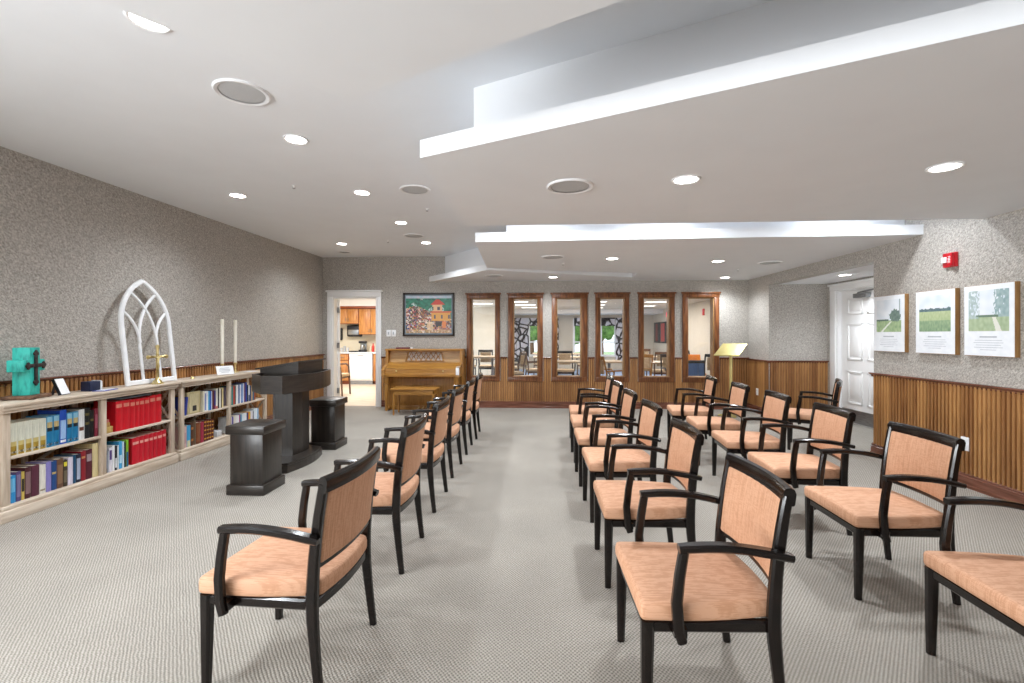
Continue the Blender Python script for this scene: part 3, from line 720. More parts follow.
# fourth bay
y = 5.694; G7 = 'books on the upper shelf of the far bay'
for lab, col, th, h, bd in [
    ('lilac book at the start of the far bay', '#b9aed0', .03, .225, None), ('teal green book in the far bay', '#1e8a8c', .035, .235, None), ('coral red book in the far bay', '#cc4a3c', .028, .235, None), ('olive dark book in the far bay', '#4a4030', .02, .235, None),
    ('broad white book in the far bay', '#eceef0', .05, .24, None), ('blue and white striped book in the far bay', '#33589c', .026, .24, None), ('thin white book between two blue ones', '#f0f1f3', .026, .24, None), ('slate blue book in the far bay', '#5a7fc0', .04, .25, [(.1, .9, '#7f9ed2')]),
    ('second white book in the far bay', '#e3e7ee', .022, .25, None), ('violet red book in the far bay', '#6b2a5c', .028, .25, None), ('cobalt blue book in the far bay', '#1f48a0', .03, .255, None), ('black book in the far bay', '#16202e', .026, .22, None), ('white and navy book in the far bay', '#e9edf2', .03, .21, [(0, .4, '#23407c')]),
    ('navy book under the podium edge', '#1f3c6c', .03, .20, None), ('tan book in the far bay', '#c9a878', .03, .20, None), ('steel blue book in the far bay', '#2f5f86', .034, .20, None), ('rust brown book at the end of the far bay', '#a8552e', .03, .19, None)]:
    book(y, th, h, .15, ZU, col, lab, G7, band=bd); y += th+.0015
y = 5.694; G8 = 'books on the lower shelf of the far bay'
for lab, col, th, h in [('white paperback peeping over the pedestal', '#eef0f2', .04, .2), ('violet paperback peeping over the pedestal', '#5a4a9a', .03, .2), ('cream paperback over the pedestal', '#e4e0d4', .05, .2), ('broad white paperback over the pedestal', '#f0f1f3', .06, .2), ('magenta paperback over the pedestal', '#a8307c', .022, .2),
    ('turquoise paperback over the pedestal', '#2c8cac', .03, .2), ('ice blue paperback over the pedestal', '#dbe6ee', .05, .2), ('pearl white paperback over the pedestal', '#eceff2', .05, .205), ('dark blue paperback over the pedestal', '#2a3a70', .03, .2), ('orange paperback over the pedestal', '#e07a3a', .02, .2), ('yellow paperback over the pedestal', '#e8c53c', .028, .205),
    ('white lilac paperback over the pedestal', '#e0dcea', .05, .21), ('dark grey paperback over the pedestal', '#55586a', .02, .2), ('pale blue white large paperback', '#dfeaf2', .08, .23), ('light blue paperback at the post end', '#8fb4d8', .03, .22)]:
    book(y, th, h, .15, ZL, col, lab, G8); y += th+.0015

# ------------------------------------------------------------------ things on the bookcases
t_ = thing('wooden_cross', 'chunky distressed teal wooden cross on a rustic base with iron ornament', 'cross', (-3.99, 3.47, BZ), math.radians(20))
MB().bbox(-.10, .10, -.11, .12, .004, .03, r=.006).build('base', M['rust'], t_)
mb = MB()
for sx in (-.09, .07):
    for sy in (-.10, .09): mb.bbox(sx, sx+.03, sy, sy+.03, 0, .006, r=.001)
mb.build('foot', M['rust'], t_)
MB().bbox(-.055, .055, -.06, .06, .03, .40, r=.005).build('upright', M['teal'], t_)
for s in (-1, 1): MB().bbox(-.055, .055, min(s*.06, s*.12), max(s*.06, s*.12), .215, .305, r=.005).build('crossbar', M['teal'], t_)
ic = bpy.data.objects.new('iron_ornament', None)
mb = MB(); mb.bbox(.055, .068, -.014, .014, .13, .35, r=.003); mb.bbox(.055, .068, -.085, .085, .245, .273, r=.003)
for cy, cz in ((0, .352), (0, .128), (-.088, .259), (.088, .259)):
    for a in range(3):
        ang = a*PI/2+{(0, .352): 0, (0, .128): PI, (-.088, .259): PI/2, (.088, .259): -PI/2}[(cy, cz)]
        mb.lathe([(0, -.006), (.013, -.005), (.016, 0), (.013, .005), (0, .006)], (.062, cy+.014*math.cos(ang), cz+.014*math.sin(ang)), 10, 'x')
mb.lathe([(0, -.004), (.026, -.004), (.022, .006), (.01, .012), (0, .012)], (.062, 0, .259), 14, 'x')
mb.build('iron_ornament', M['iron'], t_)
t_ = thing('tilted_frame', 'small tilted photo frame with black side and white face beside the teal cross', 'frame', (-3.93, 3.70, BZ), math.radians(8))
o = bpy.data.objects.new('frame_body', None)
mb = MB(); mb.prism([(0, 0), (.022, .006), (-.035, .135), (-.057, .129)], -.045, .045, 'y'); mb.build('frame_body', M['black'], t_)
mb = MB(); mb.prism([(.0205, .009), (.0235, .0095), (-.0335, .1345), (-.0365, .134)], -.041, .041, 'y'); mb.build('photo', M['plastic_white'], t_)
mb = MB(); mb.bar([(-.05, 0, .12), (-.085, 0, .002)], .03, .004, (0, 1, 0)); mb.build('prop', M['black'], t_)
t_ = thing('card_box', 'small navy card box with white cards at its end', 'box', (-3.97, 3.98, BZ), math.radians(-4))
MB().bbox(-.05, .05, -.045, .045, 0, .085, r=.003).build('body', M['navy'], t_)
for k_ in range(3): MB().box(-.046, .046, .048+k_*.007, .052+k_*.007, .002, .092-.004*k_).build('card', M['plastic_white'], t_)
o = MB().bbox(-.05, .05, -.09, .09, 0, .006, r=.002).build('blue_case', flat('#3a4fb0')); o.location = (-3.88, 4.03, BZ); o.rotation_euler = (0, 0, .2); tag(o, 'flat blue case lying in front of the navy card box', 'case')
MB().bbox(-.03, .035, -.07, .07, .006, .009, r=.001).build('white_label', M['plastic_white'], o)

# gothic arch frame, leaning back against the wall
t_ = thing('arch_frame', 'white pointed gothic arch window frame with tracery leaning on the wall', 'frame', (-3.945, 4.63, BZ+.002)); t_.rotation_euler = (0, math.radians(-6.5), 0)
W2, HS, HT = .315, .60, 1.075
def arc_pts(s, w_, n=14):
    # side arc of the pointed arch: from (s*w_, HS) to (0, top)
    h = HT-HS-(W2-w_)*.9; r = (w_*w_+h*h)/(2*w_); pts = []
    a1 = math.asin(min(1, h/r))
    for i in range(n+1):
        a = a1*i/n; pts.append((s*(w_-r+r*math.cos(a)), HS+r*math.sin(a)))
    return pts
for s in (-1, 1):
    pts = [(s*(W2-.022), .0), (s*(W2-.022), .2), (s*(W2-.022), .4)]+arc_pts(s, W2-.022)
    MB().bar([(0, y, z) for y, z in pts], .034, .046, (1, 0, 0)).build('stile', M['white'], t_)
MB().bar([(0, -W2+.03, .025), (0, W2-.03, .025)], .034, .05, (1, 0, 0)).build('bottom_rail', M['white'], t_)
def frame_y(z):
    w_ = W2-.022; h = HT-HS-(W2-w_)*.9; r = (w_*w_+h*h)/(2*w_)
    return w_ if z < HS else w_-r+math.sqrt(max(0, r*r-(z-HS)**2))
for s in (-1, 1):
    # mullion that rises, then bends across to the opposite shoulder
    path = [(s*.105, .04), (s*.105, .25), (s*.105, .42)]; rr = .62
    for i in range(1, 40):
        a = math.radians(2.2)*i; y, z = s*.105-s*rr*(1-math.cos(a)), .42+rr*math.sin(a); path.append((y, z))
        if abs(y) > frame_y(z)-.008 and y*s < 0: break
    MB().bar([(s*.003, y, z) for y, z in path], .024, .028, (1, 0, 0)).build('mullion', M['white'], t_)
    path = []
    for i in range(40):
        a = math.radians(2.2)*i; y, z = s*.105+s*rr*.62*(1-math.cos(a)), .42+rr*.62*math.sin(a); path.append((y, z))
        if abs(y) > frame_y(z)-.008: break
    MB().bar([(-.004*s, y, z) for y, z in path], .022, .027, (1, 0, 0)).build('tracery', M['white'], t_)
t_ = thing('crucifix', 'standing brass crucifix in front of the white arch frame', 'crucifix', (-3.87, 4.60, BZ), math.radians(-20)); t_.scale = (1.1, 1.1, 1.1)
MB().lathe([(0, 0), (.05, 0), (.052, .008), (.04, .016), (.034, .03), (.024, .036), (.018, .05), (.012, .06), (0, .062)], n=20).build('base', M['brass'], t_)
mb = MB(); mb.bbox(-.008, .008, -.011, .011, .05, .34, r=.003); mb.bbox(-.008, .008, -.075, .075, .24, .262, r=.003)
for cy, cz in ((0, .345), (-.078, .251), (.078, .251)): mb.lathe([(0, -.008), (.015, -.006), (.019, 0), (.015, .006), (0, .008)], (0, cy, cz), 12, 'x')
mb.build('cross', M['brass'], t_)
mb = MB(); mb.tube([(.012, 0, .26), (.014, .002, .235), (.014, -.003, .20), (.015, .004, .165), (.013, 0, .135)], .009, 7, [.6, 1.1, .9, .8, .5]); mb.tube([(.012, -.06, .262), (.014, 0, .238), (.012, .06, .262)], .005, 6); mb.lathe([(0, -.01), (.009, -.005), (.01, 0), (.008, .007), (0, .011)], (.015, 0, .272), 8); mb.build('figure', M['brass'], t_)
t_ = thing('brass_bell', 'tiny brass ornament lying on the bookcase between arch and easel card', 'ornament', (-3.9, 5.12, BZ))
MB().lathe([(0, .034), (.007, .032), (.01, .02), (.018, .006), (.022, 0), (0, 0)], n=14).build('cup', M['brass'], t_); MB().tube([(0, 0, .03), (0, .02, .012), (0, .05, .01)], .005, 6).build('handle', M['brass'], t_)
t_ = thing('easel_card', 'white printed card propped on a tiny easel before the tall candles', 'card', (-3.875, 5.66, BZ), math.radians(-30))
mb = MB(); mb.prism([(0, .004), (.008, .006), (-.03, .112), (-.038, .11)], -.10, .10, 'y'); mb.build('board', M['plastic_white'], t_)
mb = MB()
for k_, (zz, L_) in enumerate(((.082, .06), (.064, .075), (.048, .07), (.032, .05))):
    x_ = .008-.038*(zz-.006)/.106+.0008; mb.box(x_, x_+.0012, -L_, L_*.8, zz, zz+.006)
mb.build('print_lines', M['ink'], t_)
mb = MB(); mb.bar([(-.03, 0, .1), (-.06, 0, .002)], .05, .004, (0, 1, 0)); mb.build('prop', M['white'], t_)
for k_, (y, lab) in enumerate(((5.82, 'tall ivory taper candle on a slim brass stick, one nearer the arch frame'), (6.08, 'tall ivory taper candle on a slim brass stick, one nearer the podium'))):
    t_ = thing('candlestick', lab, 'candle', (-4.03, y, BZ), group='tall taper candles')
    MB().lathe([(0, 0), (.05, 0), (.048, .008), (.02, .016), (.012, .03), (.01, .05), (.016, .06), (.01, .07), (.010, .10), (.022, .115), (.025, .13), (0, .13)], n=18).build('stick', M['brass'], t_)
    MB().lathe([(0, .12), (.019, .12), (.021, .69), (.017, .70), (0, .702)], n=16).build('candle', M['candle'], t_)
    MB().tube([(0, 0, .70), (.001, 0, .715)], .0025, 5).build('wick', M['black'], t_)
o = MB().bbox(-.06, .06, -.09, .09, 0, .004, r=.001).build('paper_sheet', M['plastic_white']); o.location = (-3.9, 6.2, BZ); tag(o, 'loose white paper sheet on the bookcase end by the podium', 'paper')

# ------------------------------------------------------------------ podium and pedestals
def make_pedestal():
    t_ = thing('pedestal', 'x', 'pedestal', group='dark pedestals beside the podium')
    MB().bbox(-.165, .165, -.17, .17, 0, .085, r=.008).build('plinth', M['podium_h'], t_)
    MB().bbox(-.143, .143, -.148, .148, .08, .52, r=.004).build('body', M['podium'], t_)
    MB().bbox(-.17, .17, -.175, .175, .51, .585, r=.010).build('top', M['podium_h'], t_)
    return t_
p0 = make_pedestal(); p0.location = (-2.45, 3.99, 0); p0['label'] = 'square dark wood pedestal between podium and camera'
p1 = copy_tree(p0); p1.location = (-2.52, 5.56, 0); p1['label'] = 'square dark wood pedestal between podium and kitchen doorway'
t_ = thing('podium', 'dark wood speaker podium with curved tray top and flared base', 'podium', (-2.6, 4.9, 0))
def loc(p): return (p[0]+2.6, p[1]-4.9)
front = [(-2.43+.06*math.sin(PI*i/8), 4.46+.74*i/8) for i in range(9)]
basep = [loc(p) for p in front+[(-2.62, 5.26), (-2.95, 5.2), (-2.95, 4.5), (-2.62, 4.40)]]
mb = MB(); mb.prism(basep, 0, .075); mb.prism([(x*.965, y*.965) for x, y in basep], .075, .095); mb.build('base', M['podium_h'], t_)
mb = MB(); mb.prism([loc(p) for p in ((-2.54, 4.76), (-2.515, 4.92), (-2.53, 5.10), (-2.82, 5.10), (-2.86, 4.95), (-2.72, 4.74))], .09, .80); mb.build('column', M['podium'], t_)
fr = [(-2.50+.04*i/10+.12*math.sin(PI*i/10), 4.49+1.0*i/10) for i in range(11)]
tray = [loc(p) for p in fr+[(-2.95, 5.49), (-2.95, 4.72), (-2.72, 4.49)]]
inner = [(x*.93-.005, y*.95) for x, y in tray]
mb = MB(); n = len(tray); z0, z1 = .765, .945
mb.add([(*p, z0) for p in tray]+[(*p, z1) for p in tray]+[(*p, z1) for p in inner]+[(*p, z1-.05) for p in inner],
       [tuple(range(n))[::-1]]+[(k_*n+i, k_*n+(i+1)%n, (k_+1)*n+(i+1)%n, (k_+1)*n+i) for k_ in range(3) for i in range(n)]+[tuple(range(3*n, 4*n))]); mb.build('tray', M['podium_h'], t_)
mb = MB(); mb.prism([(-.36, .90), (.06, .90), (.06, 1.055), (-.36, .985)], -.02, .55, 'y'); mb.build('reading_box', M['podium_h'], t_)
mb = MB(); mb.prism([(-.40, .98), (.075, 1.058), (.073, 1.073), (-.402, .995)], -.04, .60, 'y'); mb.build('reading_board', M['podium'], t_)

# ------------------------------------------------------------------ piano and bench
t_ = thing('piano', 'honey oak upright piano against the back wall under the painting', 'piano', (-2.04, 8.40, 0)); t_.scale = (1, 1, .975)
x0, x1 = -.70, .70
MB().bbox(x0+.03, x1-.03, -.02, .27, .06, .62, r=.004).build('lower_panel', M['oak_v'], t_)
mb = MB(); mb.bbox(x0, x0+.045, -.02, .29, 0, 1.10, r=.005); mb.bbox(x1-.045, x1, -.02, .29, 0, 1.10, r=.005); mb.build('side_panel', M['oak_v'], t_)
MB().bbox(x0+.02, x1-.02, -.04, .285, 0, .085, r=.006).build('plinth', M['oak'], t_)
MB().bbox(x0-.012, x1+.012, -.015, .30, 1.095, 1.125, r=.006).build('lid', M['oak'], t_)
mb = MB(); mb.prism([(.06, .80), (.28, .80), (.28, 1.10), (.10, 1.10)], x0+.04, x1-.04, 'x'); mb.build('upper_panel', M['oak_pale'], t_)
# music desk with open fretwork
fx0, fx1, fz0, fz1 = -.36, .30, .90, 1.07
def onp(x, z, d_): yy = .06+(z-.80)/.30*.04; return (x, yy-d_, z)
mb = MB()
for q in (((fx0, fz0), (fx1+.05, fz0)), ((fx0+.06, fz1), (fx1, fz1)), ((fx0, fz0), (fx0+.06, fz1)), ((fx1+.05, fz0), (fx1, fz1))):
    mb.bar([onp(*q[0], .012), onp(*q[1], .012)], .014, .014, (0, 1, 0))
for k_ in range(7):
    xa = fx0+.02+k_*.09
    mb.tube([onp(xa+.09*u, fz0+(fz1-fz0)*u+.015*math.sin(2*PI*u), .013) for u in [i/8 for i in range(9)]], .007, 5)
    mb.tube([onp(xa+.09-.09*u, fz0+(fz1-fz0)*u+.015*math.sin(2*PI*u), .013) for u in [i/8 for i in range(9)]], .007, 5)
mb.build('fretwork', M['oak'], t_)
mb = MB(); mb.add([onp(fx0+.02, fz0+.01, .002), onp(fx1+.02, fz0+.01, .002), onp(fx1-.01, fz1-.01, .002), onp(fx0+.07, fz1-.01, .002)], [(0, 1, 2, 3)]); mb.build('fret_backing', flat('#cfc6bf'), t_)
MB().bbox(x0+.03, x1-.03, -.27, .08, .63, .70, r=.006).build('key_bed', M['oak'], t_)
mb = MB(); mb.prism([(-.25, .70), (.07, .70), (.07, .86), (.03, .875), (-.17, .80), (-.25, .775)], x0+.06, x1-.06, 'x'); mb.build('fallboard', M['oak'], t_)
for x in (x0+.012, x1-.068): MB().prism([(-.29, .63), (.08, .63), (.08, .89), (.0, .86), (-.22, .80), (-.29, .76)], x, x+.056, 'x').build('cheek', M['oak'], t_)
for x in (-.43, .40): MB().lathe([(0, -.012), (.012, -.01), (.016, 0), (.008, .006), (.006, .014), (0, .014)], (x, -.262, .735), 12, 'y').build('knob', M['brass'], t_)
for x in (x0+.075, x1-.075):
    MB().lathe([(0, 0), (.016, 0), (.018, .04), (.024, .06), (.03, .3), (.042, .46), (.034, .5), (.046, .52), (.046, .64), (0, .64)], (x, -.20, 0), 14).build('leg', M['oak_v'], t_)
    MB().bbox(x-.03, x+.03, -.20, .0, .015, .06, r=.006).build('toe_block', M['oak'], t_)
for x in (-.07, 0, .07): MB().bar([(x, -.03, .06), (x, -.10, .05), (x, -.14, .045)], .03, .008, (1, 0, 0)).build('pedal', M['brass'], t_)
mb = MB(); mb.bbox(x1-.07, x1-.01, -.296, -.291, .67, .80, r=.001); mb.bbox(x1-.07, x1-.01, -.29, -.2, .81, .815, r=.001); mb.build('paper_tag', M['plastic_white'], t_)
o = MB().bbox(-.12, .12, -.09, .09, 0, .025, r=.004).build('hymn_book', flat('#6b1f36')); o.location = (-2.46, 8.53, 1.097); o.rotation_euler = (0, 0, .1); tag(o, 'dark plum hardback lying on the piano lid', 'book'); MB().box(-.116, .116, -.086, .0905, .004, .021).build('pages', M['page'], o)
o = MB().bbox(-.02, .02, -.02, .02, 0, .03, r=.004).build('small_ornament', M['plastic_white']); o.location = (-2.30, 8.53, 1.097); tag(o, 'tiny white ornament on the piano lid beside the book', 'ornament')
t_ = thing('piano_bench', 'honey oak piano bench with plain lift top', 'bench', (-2.075, 7.94, 0)); t_.scale = (.93, 1, .95)
MB().bbox(-.42, .42, -.19, .19, .445, .475, r=.008).build('seat', M['oak'], t_)
mb = MB(); mb.bbox(-.38, .38, -.165, -.145, .36, .446, r=.003); mb.bbox(-.38, .38, .145, .165, .36, .446, r=.003); mb.bbox(-.38, -.36, -.165, .165, .36, .446, r=.003); mb.bbox(.36, .38, -.165, .165, .36, .446, r=.003); mb.build('apron', M['oak'], t_)
for x in (-.36, .36):
    for y in (-.15, .15): MB().lathe([(0, 0), (.014, 0), (.017, .05), (.014, .07), (.022, .25), (.026, .34), (.026, .38), (0, .38)], (x, y, 0), 12).build('leg', M['oak_v'], t_)

# ------------------------------------------------------------------ gold stand
t_ = thing('lectern_stand', 'pale gold metal stand with a sloping plate in the corner', 'stand', (3.22, 8.0, 0), math.radians(-50))
MB().bbox(-.018, .018, -.018, .018, .02, 1.08, r=.004).build('post', M['gold'], t_)
for a in range(2):
    mb = MB(); mb.bbox(-.2, .2, -.022, .022, .004+.0*a, .03, r=.006); o = mb.build('foot', M['gold'], t_); o.rotation_euler = (0, 0, math.radians(45+90*a))
mb = MB(); mb.prism([(-.15, 1.0), (.13, 1.19), (.128, 1.205), (-.152, 1.015)], -.21, .21, 'y'); o = mb.build('plate', M['gold'], t_); o.rotation_euler = (0, 0, math.radians(90))
mb = MB(); mb.bbox(-.21, .21, -.165, -.145, 1.0, 1.025, r=.004); mb.build('ledge', M['gold'], t_)

# ------------------------------------------------------------------ wall fittings and pictures
def grid_picture(name, m, parent, origin, ux, uz, nx, nz, fn, off=(0,0,0)):
    """flat print: a grid of faces each with the colour fn(u, v) gives it"""
    O_ = Vector(origin); ux = Vector(ux); uz = Vector(uz); vs = [O_+ux*(i/nx)+uz*(j/nz) for j in range(nz+1) for i in range(nx+1)]
    me = bpy.data.meshes.new(name); me.from_pydata(vs, [], [(j*(nx+1)+i, j*(nx+1)+i+1, (j+1)*(nx+1)+i+1, (j+1)*(nx+1)+i) for j in range(nz) for i in range(nx)])
    at = me.color_attributes.new('tone', 'FLOAT_COLOR', 'CORNER'); cols = []
    for j in range(nz):
        for i in range(nx): cols += list(fn((i+.5)/nx, (j+.5)/nz))*4
    at.data.foreach_set('color', cols); me.materials.append(m)
    o = bpy.data.objects.new(name, me); C.objects.link(o); o.parent = parent; return o
def mixc(a, b_, f_): f_ = max(0, min(1, f_)); return tuple(x+(y_-x)*f_ for x, y_ in zip(a, b_))
from mathutils import noise as mn
def nz_(u, v, s, seed=0): return mn.noise(Vector((u*s, v*s, seed)))*.5+.5
t_ = thing('framed_painting', 'busy colourful village scene in a dark frame above the piano', 'picture', (-2.026, D, 1.735))
hw, hh = .485, .405
mb = MB(); mb.bbox(-hw, hw, -.035, -.001, -hh, -hh+.03, r=.004); mb.bbox(-hw, hw, -.035, -.001, hh-.03, hh, r=.004); mb.bbox(-hw, -hw+.03, -.035, -.001, -hh, hh, r=.004); mb.bbox(hw-.03, hw, -.035, -.001, -hh, hh, r=.004); mb.build('frame', M['picture_frame'], t_)
MB().box(-hw+.02, hw-.02, -.016, -.002, -hh+.02, hh-.02).build('mount', M['mat_board'], t_)
crowd = [lin(c_) for c_ in ('#d8a860', '#e8d8c0', '#7a3a2c', '#2c2a30', '#c8683a', '#f0e8e0', '#3a5a9a', '#8a6a4a', '#b84a5a', '#5a6a3a', '#e0b0a0', '#1f3a44')]
def village(u, v):
    r_ = random.random(); n1 = nz_(u, v, 5); n2 = nz_(u, v, 16, 3)
    sky = mixc(lin('#2a7f86'), lin('#7fb8c0'), n1)
    if v > .93: return mixc(lin('#8fc0d0'), lin('#d8c8d8'), n2)
    if v > .60+.12*math.sin(u*5+.5)-.18*(u-.3 if u > .3 else 0):
        c_ = mixc(lin('#14503c'), lin('#2f9478'), n2*1.2-.1)
        if nz_(u, v, 9, 21) > .66 and r_ < .7: c_ = mixc(c_, lin('#0e3a34'), .6)
        if nz_(u, v, 7, 31) > .70 and r_ < .5: c_ = lin('#c8d8d4')
    else:
        a, b_ = int(u*30+2*n2), int(v*27+2*n1); h1 = hash((a, b_, 5)) % 12; h2 = (a*7+b_*13+int(n1*9)) % 12
        c_ = mixc(crowd[h1], crowd[h2], .25)
        if (a+b_) % 3 == 0 and r_ < .5: c_ = lin('#241c22')
        if nz_(u, v, 3, 8) > .58: c_ = mixc(c_, lin('#6a3a2a'), .45)
        if v < .10: c_ = mixc(c_, lin('#d8b078'), .4)
    # ochre house with red roof
    if .56 < u < .98 and .33 < v < .58: c_ = lin('#d89a44') if (int(u*26) % 4 or not .38 < v < .48) else lin('#2c3a50')
    if .58 < u < .80 and .58 <= v < .76: c_ = lin('#e0b488') if (int(u*36) % 5 > 1 or not .62 < v < .70) else lin('#3a3a4a')
    if abs(u-.70) < .16-(v-.76)*.9 and .76 <= v < .90: c_ = lin('#c8402c')
    if .54 < u < 1 and .545 < v < .585: c_ = lin('#c85a34')
    if .66 < u < .78 and .18 < v < .30: c_ = lin('#2a2020')
    if .80 < u < .88 and .14 < v < .32: c_ = lin('#d87a3a')
    if .46 < u < .60 and .08 < v < .30: c_ = mixc(c_, lin('#e0c49a'), .7)
    return (*mixc(c_, (0, 0, 0, 1), 0)[:3], 1)
grid_picture('print', M['print_gloss'], t_, (-hw+.055, -.018, -hh+.055), (2*hw-.11, 0, 0), (0, 0, 2*hh-.11), 84, 70, village)
for k_, x in enumerate((-2.79, -2.695)):
    t_ = thing('switch_plate', ['white switch plate beside the kitchen doorway, one nearer the door', 'white switch plate beside the kitchen doorway, one nearer the painting'][k_], 'switch', (x, D, 1.383), group='switch plates')
    MB().bbox(-.042, .042, -.008, 0, -.062, .062, r=.003).build('plate', M['plastic_white'], t_)
    MB().bbox(-.013, .013, -.016, -.006, -.026, .026, r=.003).build('toggle', M['ink'], t_)
def outlet(label, y, z):
    t_ = thing('power_outlet', label, 'outlet', (R-.014, y, z), group='wall outlets')
    MB().bbox(-.008, 0, -.04, .04, -.06, .06, r=.003).build('plate', M['plastic_white'], t_)
    for dz in (-.026, .026):
        o = MB().bbox(-.012, -.006, -.018, .018, dz-.016, dz+.016, r=.003).build('socket', M['white'], t_)
        mb = MB(); mb.box(-.0125, -.0115, -.008, -.005, dz-.004, dz+.008); mb.box(-.0125, -.0115, .005, .008, dz-.004, dz+.008); mb.build('slot', M['black'], o)
outlet('white outlet plate on the beadboard under the landscape prints', 4.39, .383)
outlet('white outlet plate on the beadboard in the corner by the gold stand', 8.34, .37)
t_ = thing('fire_alarm', 'red fire alarm strobe on the wallpaper above the landscape prints', 'alarm', (R, 4.54, 2.04), 0)
MB().bbox(-.03, 0, -.066, .066, -.065, .068, r=.005).build('back_box', M['red'], t_)
MB().bbox(-.058, -.028, -.060, -.008, -.058, .062, r=.006).build('sounder', M['red'], t_)
MB().bbox(-.052, -.028, .004, .062, -.022, .030, r=.008).build('strobe_lens', M['plastic_white'], t_)
fc = bpy.data.curves.new('lettering', 'FONT'); fc.body = 'FIRE'; fc.size = .036; fc.align_x = 'CENTER'; fc.align_y = 'CENTER'; fc.extrude = .0006; fc.materials.append(M['plastic_white'])
o = bpy.data.objects.new('lettering', fc); C.objects.link(o); o.parent = t_; o.location = (-.0588, -.034, 0)
o.rotation_euler = (PI/2, PI/2, -PI/2)
bpy.context.view_layer.update(); me = bpy.data.meshes.new_from_object(o.evaluated_get(bpy.context.evaluated_depsgraph_get()))
o2 = bpy.data.objects.new('white_lettering', me); C.objects.link(o2); o2.parent = t_; o2.location = o.location; o2.rotation_euler = o.rotation_euler
bpy.data.objects.remove(o)
def land(kind):
    def fn(u, v):
        n1 = nz_(u, v, 4, kind*7); n2 = nz_(u, v*.7, 14, kind*5); n3 = nz_(u, v*.35, 30, kind)
        sky = mixc(lin('#cfdbe6'), lin('#eef1f5'), n1*1.1)
        if kind == 0:
            c_ = sky
            if v < .34+.02*n2: c_ = mixc(lin('#7d9a72'), lin('#b4c79a'), n2)
            if abs(v-.35-.03*n2) < .03 and u < .5: c_ = lin('#5c7266')
            dx, dy = (u-.76)/.25, (v-.50)/.21
            if dx*dx+dy*dy < .35+1.2*n3*n2+.3*n2: c_ = mixc(lin('#4c6560'), lin('#86998e'), n3)
            if v < .33 and abs(u-(.22+1.1*v+.3*v*v)) < .035+.05*(.33-v): c_ = lin('#dfe2d8')
            if abs(u-.93) < .012 and v > .5: c_ = lin('#8fa09c')
        elif kind == 1:
            c_ = sky
            h = .62+.10*max(0, nz_(u, 0, 9, 2)-.35)
            if v < h: c_ = mixc(lin('#4c646c'), lin('#71898c'), n2)
            if v < .545: c_ = mixc(lin('#8fa878'), lin('#ccd4ac'), n3*.6+v*.5)
            if v < .3: c_ = mixc(lin('#64866c'), lin('#b0c49a'), n3*.7+v*.6)
        else:
            c_ = sky
            if v < .36+.03*n2: c_ = mixc(lin('#93a886'), lin('#bccaa8'), n2)
            if u < .28 and v > .30 and n3 > .36+(u-.1)*.9: c_ = mixc(lin('#94abaa'), lin('#c4d0d0'), n2)
            if u > .60+.08*n2 and v > .34 and n3 > .34-(u-.75)*.6: c_ = mixc(lin('#7a989a'), lin('#b4c6c8'), n2)
            if abs(v-.37) < .03*n2+.01 and .2 < u < .75: c_ = lin('#68806c')
            if v < .34 and abs(u-(.72-.35*(v-.12)**1)) < .045+.08*(.34-v): c_ = lin('#e3e2d8')
        return (*c_[:3], 1)
    return fn
for k_, (y, lab) in enumerate(((5.265, 'landscape canvas print with a round tree and path, next to the alcove'), (4.68, 'landscape canvas print of a pale meadow, middle of the three'), (4.148, 'landscape canvas print of tall trees over a path, farthest from the alcove'))):
    t_ = thing('landscape_print', lab, 'picture', (R, y, 1.473), group='three landscape prints')
    h_, v_ = .222, .303
    MB().bbox(-.04, 0, -h_, h_, -v_, v_, r=.002).build('wood_edge', M['canvas_edge'], t_)
    MB().box(-.043, -.04, -h_+.004, h_-.003, -v_+.004, v_-.003).build('white_face', M['paper'], t_)
    grid_picture('print', M['print'], t_, (-.0436, h_-.045, -.09), (0, -(2*h_-.09), 0), (0, 0, .345), 60, 56, land(k_))
    mb = MB()
    mb.box(-.0438, -.0428, -.075, .075, -.145, -.133)
    for j, L_ in enumerate((.12, .13, .11, .125, .07)): mb.box(-.0438, -.0428, -L_, L_, -.170-j*.02, -.166-j*.02)
    mb.build('caption_lines', M['ink'], t_)

# ------------------------------------------------------------------ kitchen beyond the doorway
KY = 13.2
struct(MB().box(-6.6, -2.3, D+.08, KY+.1, -.1, 0).build('floor_kitchen', M['vinyl']))
struct(MB().box(-6.6, -2.3, D+.15, KY+.1, 2.45, 2.55).build('ceiling_kitchen', M['beige']))
struct(MB().box(-6.6, -2.3, KY, KY+.1, 0, 2.5).build('wall_kitchen_back', M['kitchen_wall']))
struct(MB().box(-6.7, -6.6, D+.1, KY+.1, 0, 2.5).build('wall_kitchen_left', M['kitchen_wall']))
struct(MB().box(-2.3, -2.2, D+.15, KY+.1, 0, 2.5).build('wall_kitchen_right', M['kitchen_wall']))
struct(MB().box(-6.6, -2.3, 12.75, KY, 2.15, 2.45).build('wall_kitchen_bulkhead', M['trim']))
area('kitchen_ceiling_lamp', (-4.4, 10.9, 2.43), (0, 0, 0), 1.6, 1.0, 44, (1, .985, .96))
def panel_door(parent, name, x0, x1, z0, z1, y, hx):
    o = MB().bbox(x0, x1, y-.02, y, z0, z1, r=.003).build(name, M['cherry'], parent)
    mb = MB(); mb.bbox(x0+.05, x1-.05, y-.026, y-.018, z0+.06, z1-.06, r=.012); mb.build('panel', M['cherry'], o)
    if hx is not None:
        mb = MB(); mb.tube([(hx, y-.02, z0+.06), (hx, y-.045, z0+.07), (hx, y-.045, z0+.13), (hx, y-.02, z0+.14)], .006, 6); mb.build('handle', M['steel'], o)
    return o
